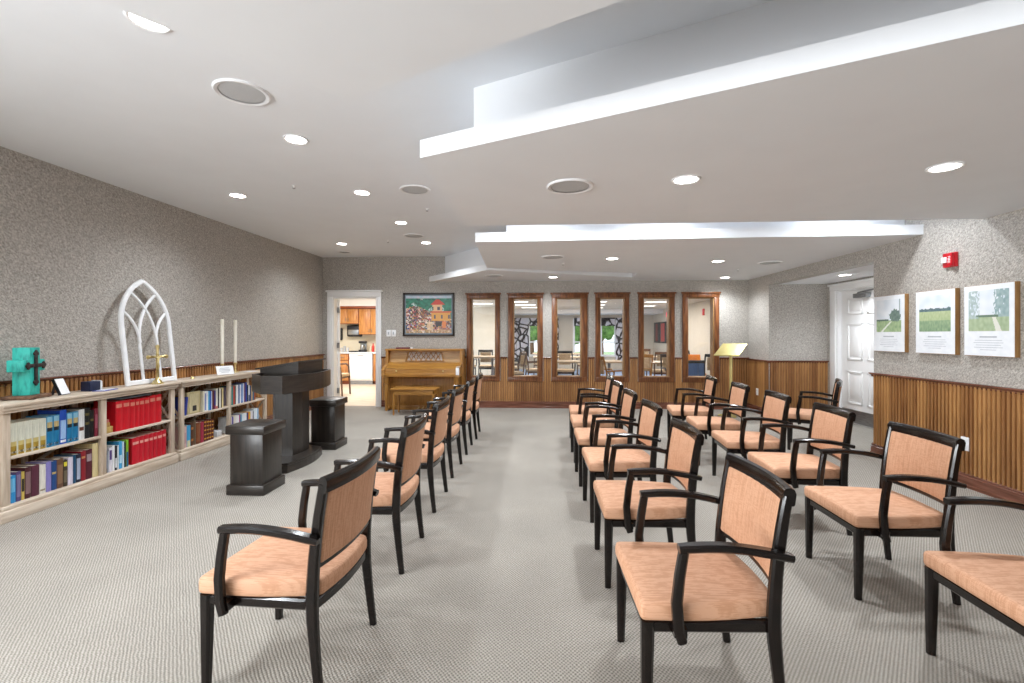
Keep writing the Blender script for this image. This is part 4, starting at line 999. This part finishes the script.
def upper(label, x0, x1, z0, doors):
    t_ = thing('wall_cabinet', label, 'cabinet', (0, 0, 0), group='kitchen wall cabinets')
    MB().box(x0, x1, 12.82, KY-.01, z0, 2.09).build('carcass', M['cherry_dark'], t_)
    for a, b_, h in doors: panel_door(t_, 'door', a, b_, z0+.012, 2.07, 12.818, h)
    return t_
upper('short cherry wall cabinet above the towel dispenser', -5.58, -4.945, 1.66, [(-5.575, -5.27, -5.30), (-5.262, -4.955, -5.235)])
upper('tall cherry wall cabinet above the dishwasher counter', -4.94, -4.26, 1.36, [(-4.935, -4.61, -4.64), (-4.602, -4.27, -4.575)])
o = MB().bbox(-5.6, -4.25, 12.74, 12.82, 2.085, 2.149, r=.01).build('crown_board', M['cherry_dark']); tag(o, 'dark cherry crown board running along the wall cabinets', 'moulding')
t_ = thing('base_cabinet', 'cherry base cabinet with drawer beside the dishwasher', 'cabinet', (0, 0, 0))
MB().box(-5.9, -5.14, 12.62, KY-.01, .09, .84).build('carcass', M['cherry_dark'], t_); MB().box(-5.9, -5.14, 12.68, KY-.01, 0, .09).build('toe_kick', M['cherry_dark'], t_)
o = MB().bbox(-5.52, -5.16, 12.598, 12.618, .66, .825, r=.004).build('drawer', M['cherry'], t_); MB().tube([(-5.40, 12.6, .745), (-5.40, 12.57, .745), (-5.28, 12.57, .745), (-5.28, 12.6, .745)], .007, 6).build('handle', M['steel'], o)
panel_door(t_, 'door', -5.52, -5.16, .10, .645, 12.618, None)
t_ = thing('base_cabinet', 'narrow cherry end panel right of the dishwasher', 'cabinet'); MB().box(-4.47, -4.2, 12.62, KY-.01, .09, .84).build('carcass', M['cherry_dark'], t_); MB().box(-4.47, -4.2, 12.68, KY-.01, 0, .09).build('toe_kick', M['cherry_dark'], t_); panel_door(t_, 'door', -4.455, -4.21, .10, .825, 12.618, None)
t_ = thing('dishwasher', 'white dishwasher under the kitchen counter', 'dishwasher', (-4.80, 12.6, 0))
MB().box(-.32, .32, 0, .58, .1, .835).build('body', M['plastic_white'], t_); MB().bbox(-.315, .315, -.03, 0, .13, .70, r=.01).build('door', M['plastic_white'], t_); MB().bbox(-.315, .315, -.035, 0, .705, .83, r=.008).build('control_panel', M['plastic_white'], t_)
MB().tube([(-.08, -.03, .80), (-.08, -.05, .80), (.08, -.05, .80), (.08, -.03, .80)], .007, 6).build('handle', M['steel'], t_); MB().box(-.31, .31, .03, .06, 0, .1).build('toe_kick', M['steel'], t_)
o = MB().bbox(-5.95, -4.18, 12.57, KY-.005, .84, .88, r=.006).build('worktop', M['counter']); tag(o, 'pale kitchen worktop over the cabinets', 'worktop')
t_ = thing('towel_dispenser', 'black paper towel dispenser on the kitchen wall', 'dispenser', (-5.17, KY, 1.30)); MB().bbox(-.20, .20, -.2, 0, 0, .33, r=.04).build('housing', M['black'], t_); MB().bbox(-.15, .15, -.208, -.19, .06, .2, r=.006).build('window', M['steel'], t_)
t_ = thing('soap_dispenser', 'narrow black dispenser at the kitchen wall beside the towel one', 'dispenser', (-5.62, KY, 1.2)); MB().bbox(-.07, .07, -.12, 0, 0, .35, r=.03).build('housing', M['black'], t_)
t_ = thing('coffee_maker', 'steel and black coffee maker on the kitchen worktop', 'coffee maker', (-4.86, 12.9, .88)); MB().bbox(-.09, .09, -.1, .1, 0, .06, r=.01).build('base', M['black'], t_); MB().bbox(-.09, .09, .02, .1, .05, .26, r=.01).build('tower', M['steel'], t_); MB().bbox(-.09, .09, -.1, .1, .24, .30, r=.015).build('head', M['black'], t_); MB().lathe([(0, .065), (.06, .065), (.07, .12), (.045, .19), (.05, .2), (0, .2)], (0, -.03, 0), 14).build('jug', M['steel'], t_)
t_ = thing('tray', 'dark tray lying on the kitchen worktop', 'tray', (-5.08, 12.8, .88)); MB().bbox(-.11, .1, -.1, .1, 0, .03, r=.01).build('pan', M['black'], t_)
for k_, (x, h, col, lab) in enumerate(((-5.45, .12, '#c9ccd0', 'grey cup on the kitchen worktop, first by the door leaf'), (-5.36, .16, '#b9bcc0', 'steel coloured cup on the kitchen worktop, second by the door leaf'), (-5.27, .12, '#d8dade', 'pale cup on the kitchen worktop, third by the door leaf'), (-4.62, .2, '#d8d0b4', 'cream bottle on the kitchen worktop behind the red one'), (-4.55, .24, '#c83a34', 'red topped bottle on the kitchen worktop'), (-4.43, .18, '#e8e4e0', 'white jar at the end of the kitchen worktop'), (-4.33, .14, '#a8485a', 'dark pink jar at the end of the kitchen worktop'))):
    t_ = thing('bottle' if k_ > 2 else 'cup', lab, 'bottle' if k_ > 2 else 'cup', (x, 12.85, .88), group='small things on the kitchen worktop')
    MB().lathe([(0, 0), (.034, 0), (.038, h*.1), (.036, h*.65), (.018, h*.8), (.018, h), (0, h)] if k_ > 2 else [(0, 0), (.03, 0), (.038, h), (.034, h), (.028, .01), (0, .01)], n=12).build('body', flat(col, .3), t_)
o = MB().bbox(-4.25, -4.22, 12.3, 12.56, .45, .80, r=.01).build('tea_towel', flat('#3a5a9a', .8)); tag(o, 'blue tea towel hanging at the end of the kitchen counter', 'towel')
o.location = (-.02, .03, 0)
# kitchen chair
t_ = thing('kitchen_armchair', 'brown framed armchair with cream seat just inside the kitchen doorway', 'chair', (-4.52, 10.35, 0), math.radians(180))
MB().rbox((0, 0, .45), (.23, .23, .035), .02, (2, 2, 1)).build('seat', M['tan'], t_)
wd = mat('walnut_chair_wood', '#4a3020', '#6b4a34', .4, scale=(6, 6, 1)); M['wd'] = wd
for s in (-1, 1):
    MB().bar([(-.24, s*.22, 0), (-.22, s*.22, .42), (-.2, s*.23, .64), (-.14, s*.235, .69), (.0, s*.235, .68), (.22, s*.225, .64)], .03, .034, (0, 1, 0)).build('armrest', wd, t_)
    MB().bar([(.27, s*.2, 0), (.21, s*.2, .45), (.26, s*.2, .9)], .03, .034, (0, 1, 0)).build('leg', wd, t_)
MB().rbox((.235, 0, .74), (.02, .2, .14), .015, (1, 2, 2)).build('backrest', M['tan'], t_)
mb = MB(); mb.bar([(-.2, -.2, .40), (-.2, .2, .40)], .04, .024, (0, 0, 1)); mb.bar([(.2, -.2, .40), (.2, .2, .40)], .04, .024, (0, 0, 1)); mb.bar([(-.2, -.2, .40), (.2, -.2, .40)], .04, .024, (0, 0, 1)); mb.bar([(-.2, .2, .40), (.2, .2, .40)], .04, .024, (0, 0, 1)); mb.build('seat_frame', wd, t_)

# ------------------------------------------------------------------ dining room behind the interior windows
DY = 18.5; DZ = 2.27; DR = 4.5
struct(MB().box(-2.2, 8, D+.08, DY+.1, -.1, 0).build('floor_dining', M['dining_carpet']))
struct(MB().box(-2.2, 8, D+.15, DY+.1, DZ, DZ+.1).build('ceiling_dining', M['beige']))
struct(MB().box(-2.2, 8, 17.0, DY, 2.13, DZ).build('wall_dining_bulkhead', M['trim']))
struct(MB().box(-3.0, -.98, 15.2, DY, 0, DZ).build('wall_dining_left', M['beige']))
struct(MB().box(DR, DR+.1, D+.15, DY+.1, 0, DZ).build('wall_dining_right', M['beige']))
DW = [(-.02, 1.0), (1.58, 2.6), (3.0, 3.5)]
DW = [(-.30, .55), (1.45, 2.35), (2.50, 3.05)]
wall_holes('wall_dining_back', -3, DR+.1, 0, DZ, DY, DY+.15, [(a, b_, .55, 1.95) for a, b_ in DW], M['beige'])
for i, (a, b_) in enumerate(DW):
    wn = bpy.data.objects.new('window_%d' % (7+i), None); C.objects.link(wn); wn.location = ((a+b_)/2, DY, 0); struct(wn); tag(wn, 'far dining room window with garden greenery, number %d from the arch side' % (i+1))
    a -= wn.location.x; b_ -= wn.location.x
    mb = MB(); mb.box(a-.05, a+.03, -.03, .1, .5, 2.0); mb.box(b_-.03, b_+.05, -.03, .1, .5, 2.0); mb.box(a, b_, -.03, .1, 1.92, 2.0); mb.box(a, b_, -.05, .1, .5, .58); mb.build('frame', M['trim'], wn)
    block('glazing_bar', M['trim'], wn, a, b_, .02, .06, 1.05, 1.10); block('pane', M['glass'], wn, a+.03, b_-.03, .04, .046, .58, 1.92)
def curtain(label, x0, x1, z0, z1, g):
    mb = MB(); n = 24; vs = []
    for z in (z0, z1):
        for i in range(n+1): vs.append((x0+(x1-x0)*i/n, DY-.07+.025*math.sin(i*1.9), z))
    for z in (z0, z1):
        for i in range(n+1): vs.append((x0+(x1-x0)*i/n, DY-.06+.025*math.sin(i*1.9), z))
    m_ = n+1; mb.add(vs, [(i, i+1, m_+i+1, m_+i) for i in range(n)]+[(2*m_+i+1, 2*m_+i, 3*m_+i, 3*m_+i+1) for i in range(n)], None, True)
    tag(mb.build('curtain', M['curtain']), label, 'curtain', g)
gc = 'black and white patterned curtains'
curtain('long black and white patterned curtain seen through the second interior window', -.93, -.32, .35, 2.02, gc); curtain('long patterned curtain seen at the edge of the third interior window', .60, .85, .35, 2.02, gc); curtain('long patterned curtain behind the honey chair in the fourth interior window', 3.05, 3.65, .35, 2.02, gc)
for k_, (a, b_) in enumerate(DW): curtain('short patterned valance %s' % ['in the second interior window', 'in the third interior window', 'behind the honey chair in the fourth interior window'][k_], a+.0, b_-.02, 1.70, 2.02, 'patterned valances')
# garden outside
struct(MB().box(-14, 16, DY+.15, 50, -.5, -.4).build('ground_garden', M['grass']))
for k_, (x, y, z, r_) in enumerate(((-.3, 23, 2.5, 1.3), (3.0, 22.5, 2.4, 1.3), (5.6, 25, 2.8, 1.5), (1.3, 29, 2.6, 2.0), (-3.4, 26, 2.6, 2.0))):
    t_ = thing('garden_tree', 'leafy green tree outside the dining windows, tree %s' % ['before the first far window', 'before the second far window', 'toward the curtain end', 'behind the front trees', 'toward the piano side'][k_], 'tree', (x, y, -.4))
    bm = bmesh.new(); bmesh.ops.create_icosphere(bm, subdivisions=4, radius=r_)
    for v_ in bm.verts: v_.co *= 1+.35*(mn.noise(v_.co*2.2+Vector((k_*5, 0, 0))))+.12*mn.noise(v_.co*9)
    bmesh.ops.translate(bm, verts=bm.verts, vec=(0, 0, z+.4)); MB().bm(bm, False).build('crown', M['leafy'], t_); MB().tube([(0, 0, 0), (.05, 0, 1.0), (0, 0, 2.2)], .12, 8).build('trunk', M['walnut'], t_)
# dining tables and chairs
def make_table(label, x, y, wx, wy, h=.74, rz=0):
    t_ = thing('dining_table', label, 'table', (x, y, 0), math.radians(rz), 'dining tables behind the interior windows')
    MB().bbox(-wx/2, wx/2, -wy/2, wy/2, h-.035, h, r=.006).build('tabletop', M['table_wood'], t_)
    for s in (-1, 1):
        MB().bar([(s*(wx/2-.3), -.25, .03), (s*(wx/2-.3), .25, .03)], .06, .04, (1, 0, 0)).build('foot', M['black'], t_)
        MB().bar([(s*(wx/2-.3), 0, .03), (s*(wx/2-.3), 0, h-.03)], .06, .06, (1, 0, 0)).build('leg', M['steel'], t_)
make_table('wooden dining table seen through the window beside the piano', -1.5, 12.6, 1.2, .9, .78)
make_table('long wooden dining table nearest behind the third interior window', 1.05, 11.2, 1.9, .8)
make_table('long wooden dining table second behind the third interior window', .85, 13.4, 1.9, .8)
make_table('long wooden dining table farthest behind the third interior window', .75, 15.8, 1.8, .8)
make_table('wooden dining table nearest behind the fifth interior window', 2.8, 11.0, 1.3, .8)
make_table('wooden dining table farther behind the fifth interior window', 3.4, 13.6, 1.4, .8)
def make_dchair(frame, pad):
    t_ = thing('dining_chair', 'x', 'chair', group='dining chairs behind the interior windows')
    MB().rbox((0, 0, .45), (.215, .22, .03), .02, (2, 2, 1)).build('seat', pad, t_)
    for s in (-1, 1):
        MB().bar([(-.2, s*.2, 0), (-.19, s*.2, .43)], .03, .03, (0, 1, 0)).build('leg', frame, t_)
        MB().bar([(.25, s*.2, 0), (.2, s*.2, .43), (.22, s*.2, .65), (.28, s*.19, .92)], .03, .034, (0, 1, 0)).build('leg', frame, t_)
        MB().bar([(-.17, s*.225, .44), (-.19, s*.235, .58), (-.12, s*.24, .655), (.05, s*.235, .65), (.225, s*.21, .64)], .03, .026, (0, 1, 0)).build('armrest', frame, t_)
    MB().bar([(.28+.03*(1-(y_/.2)**2), y_, .90) for y_ in (-.2, -.1, 0, .1, .2)], .07, .024, (0, 0, 1)).build('top_rail', frame, t_)
    MB().rbox((.245, 0, .72), (.016, .15, .14), .012, (1, 3, 2), lambda p: (p[0]+.1*p[2]+.02*(1-(p[1]/.2)**2), p[1], p[2])).build('backrest', pad, t_)
    mb = MB(); mb.bar([(-.19, -.2, .40), (-.19, .2, .40)], .05, .022, (0, 0, 1)); mb.bar([(.2, -.2, .40), (.2, .2, .40)], .05, .022, (0, 0, 1)); mb.bar([(-.19, -.2, .40), (.2, -.2, .40)], .05, .022, (0, 0, 1)); mb.bar([(-.19, .2, .40), (.2, .2, .40)], .05, .022, (0, 0, 1)); mb.build('seat_frame', frame, t_)
    return t_
dA = make_dchair(M['black'], M['tan']); dB = make_dchair(M['wd'], M['tan']); dC = make_dchair(M['chair_honey'], M['tan'])
used = set()
for src, x, y, rz, lab in [
    (dC, 1.48, 9.45, -160, 'honey wooden armchair close behind the fourth interior window, nearer the third'), (dC, 2.12, 10.1, 40, 'honey wooden armchair behind the fourth interior window with tan seat turned away'),
    (dB, -.05, 12.2, 190, 'brown armchair turned to the camera behind the second interior window'), (dB, .1, 14.9, 0, 'brown armchair farther behind the second interior window'), (dB, -.58, 11.2, 20, 'dark chair at the edge of the second interior window'),
    (dA, -1.95, 11.7, 90, 'black armchair before the table by the piano window'), (dA, -1.45, 13.5, -90, 'black armchair behind the table, nearer the second window'), (dA, -2.0, 13.5, -90, 'black armchair behind the table, nearer the kitchen'), (dA, -.72, 12.9, 0, 'black armchair at the end of the table in the piano window'),
    (dB, 1.5, 14.6, -80, 'brown armchair between the long tables behind the third window'), (dA, .72, 12.05, 90, 'black armchair behind the nearest long table, nearer the piano'), (dA, 1.35, 12.05, 90, 'black armchair behind the nearest long table, farther from the piano'),
    (dA, 2.9, 10.1, 95, 'black framed armchair in front of the table in the fifth window'), (dB, 3.1, 12.0, -90, 'brown armchair behind the table in the fifth window'), (dB, 3.2, 14.6, -90, 'brown armchair at the far table in the fifth window'), (dA, 2.5, 12.3, -90, 'black armchair between tables in the fourth window'),
    (dA, 3.95, 12.6, 100, 'black armchair with pale pad behind the blue panel, nearer the fifth window'), (dA, 4.2, 10.9, 80, 'black armchair with pale pad behind the blue panel, at the wall'), (dA, 3.72, 10.2, 60, 'black armchair with pale pad beside the blue panel')]:
    o = src if src.name not in used else copy_tree(src); used.add(src.name)
    o.location = (x, y, 0); o.rotation_euler = (0, 0, math.radians(rz)); o['label'] = lab
t_ = thing('blue_screen_panel', 'low blue panel with a black frame behind the last interior window', 'panel', (3.17, 9.6, 0)); t_.scale = (.52, 1, .98)
MB().bbox(-.32, .32, -.015, .015, .28, .80, r=.004).build('cloth_panel', flat('#5a78a8', .7), t_)
mb = MB(); mb.bbox(-.36, -.32, -.025, .025, 0, .86, r=.004); mb.bbox(.32, .36, -.025, .025, 0, .86, r=.004); mb.bbox(-.36, .36, -.025, .025, .80, .86, r=.004); mb.bbox(-.34, .34, -.02, .02, .24, .28, r=.004); mb.build('frame', M['black'], t_)
mb = MB(); mb.bbox(-.36, -.32, -.15, .15, 0, .03, r=.004); mb.bbox(.32, .36, -.15, .15, 0, .03, r=.004); mb.build('foot', M['black'], t_)
t_ = thing('orange_chair', 'orange padded chair behind the blue panel', 'chair', (3.86, 11.55, 0), math.radians(95)); t_.scale = (.8, .8, .9)
MB().rbox((0, 0, .44), (.2, .2, .04), .03, (2, 2, 1)).build('seat', flat('#d87a28', .8), t_); MB().rbox((.2, 0, .72), (.03, .19, .25), .025, (1, 2, 2), lambda p: (p[0]+.15*p[2], p[1], p[2])).build('backrest', flat('#d87a28', .8), t_)
for sx in (-.17, .17):
    for sy in (-.17, .17): MB().bar([(sx, sy, 0), (sx, sy, .41)], .03, .03, (1, 0, 0)).build('leg', M['black'], t_)
for k_, (y, col) in enumerate(((17.85, '#8a2f2a'), (17.0, '#c04a48'))):
    t_ = thing('dark_picture', ['dark framed picture with a thin red motif, deeper in the dining room', 'dark framed picture with a broad red motif, beside the other one'][k_], 'picture', (DR, y, 1.44), group='pair of dark pictures in the dining room')
    MB().bbox(-.03, 0, -.4, .4, -.38, .38, r=.004).build('frame', M['black'], t_); MB().box(-.033, -.03, -.14-.1*k_, .14+.1*k_, -.32, .32).build('print', flat(col, .5), t_)
o = MB().bbox(-.03, 0, -.06, .06, -.09, .09, r=.005).build('wall_alarm', M['red']); o.location = (DR, 12.95, 1.97); tag(o, 'small red wall alarm seen through the last interior window', 'alarm')
o = MB().bbox(-.04, .04, -.02, .02, -.07, .07, r=.005).build('hanging_sign', M['exit_red']); o.location = (4.15, 15.2, 2.0); tag(o, 'glowing red sign hanging in the dining room', 'sign')
MB().box(-.01, .01, -.01, .01, .07, .27).build('hanger', M['white'], o)
first = None
DL = ['seen through the second window, nearest of its three', 'seen through the second window, middle of its three', 'seen through the second window, farthest of its three', 'seen through the third window, nearest of its three', 'seen through the third window, middle of its three', 'seen through the third window, farthest of its three',
      'seen through the fourth and fifth windows, nearer', 'seen through the fourth and fifth windows, farther', 'seen through the window beside the piano', 'near the wall with the red alarm', 'closest behind the middle windows']
for k_, (x, y) in enumerate(((-.55, 12.9), (-.35, 14.2), (-.2, 15.6), (1.6, 13.0), (1.75, 14.4), (1.9, 15.9), (3.3, 13.2), (3.4, 15.0), (-1.6, 13.6), (3.9, 11.0), (1.2, 10.6))):
    if first is None:
        first = t_ = thing('ceiling_panel_light', 'x', 'ceiling light', group='dining room ceiling lights')
        mb = MB(); mb.box(-.32, .32, -.17, -.15, -.012, 0); mb.box(-.32, .32, .15, .17, -.012, 0); mb.box(-.32, -.30, -.15, .15, -.012, 0); mb.box(.30, .32, -.15, .15, -.012, 0); mb.build('frame', M['white'], t_)
        MB().box(-.30, .30, -.15, .15, -.008, 0).build('diffuser', M['troffer'], t_)
        area('ceiling_panel_lamp', (0, 0, -.02), (0, 0, 0), .6, .3, 11, (1, .985, .97), PI, t_)
    else: t_ = copy_tree(first)
    t_.location = (x, y, DZ); t_['label'] = 'glowing rectangular dining room ceiling light, ' + DL[k_]
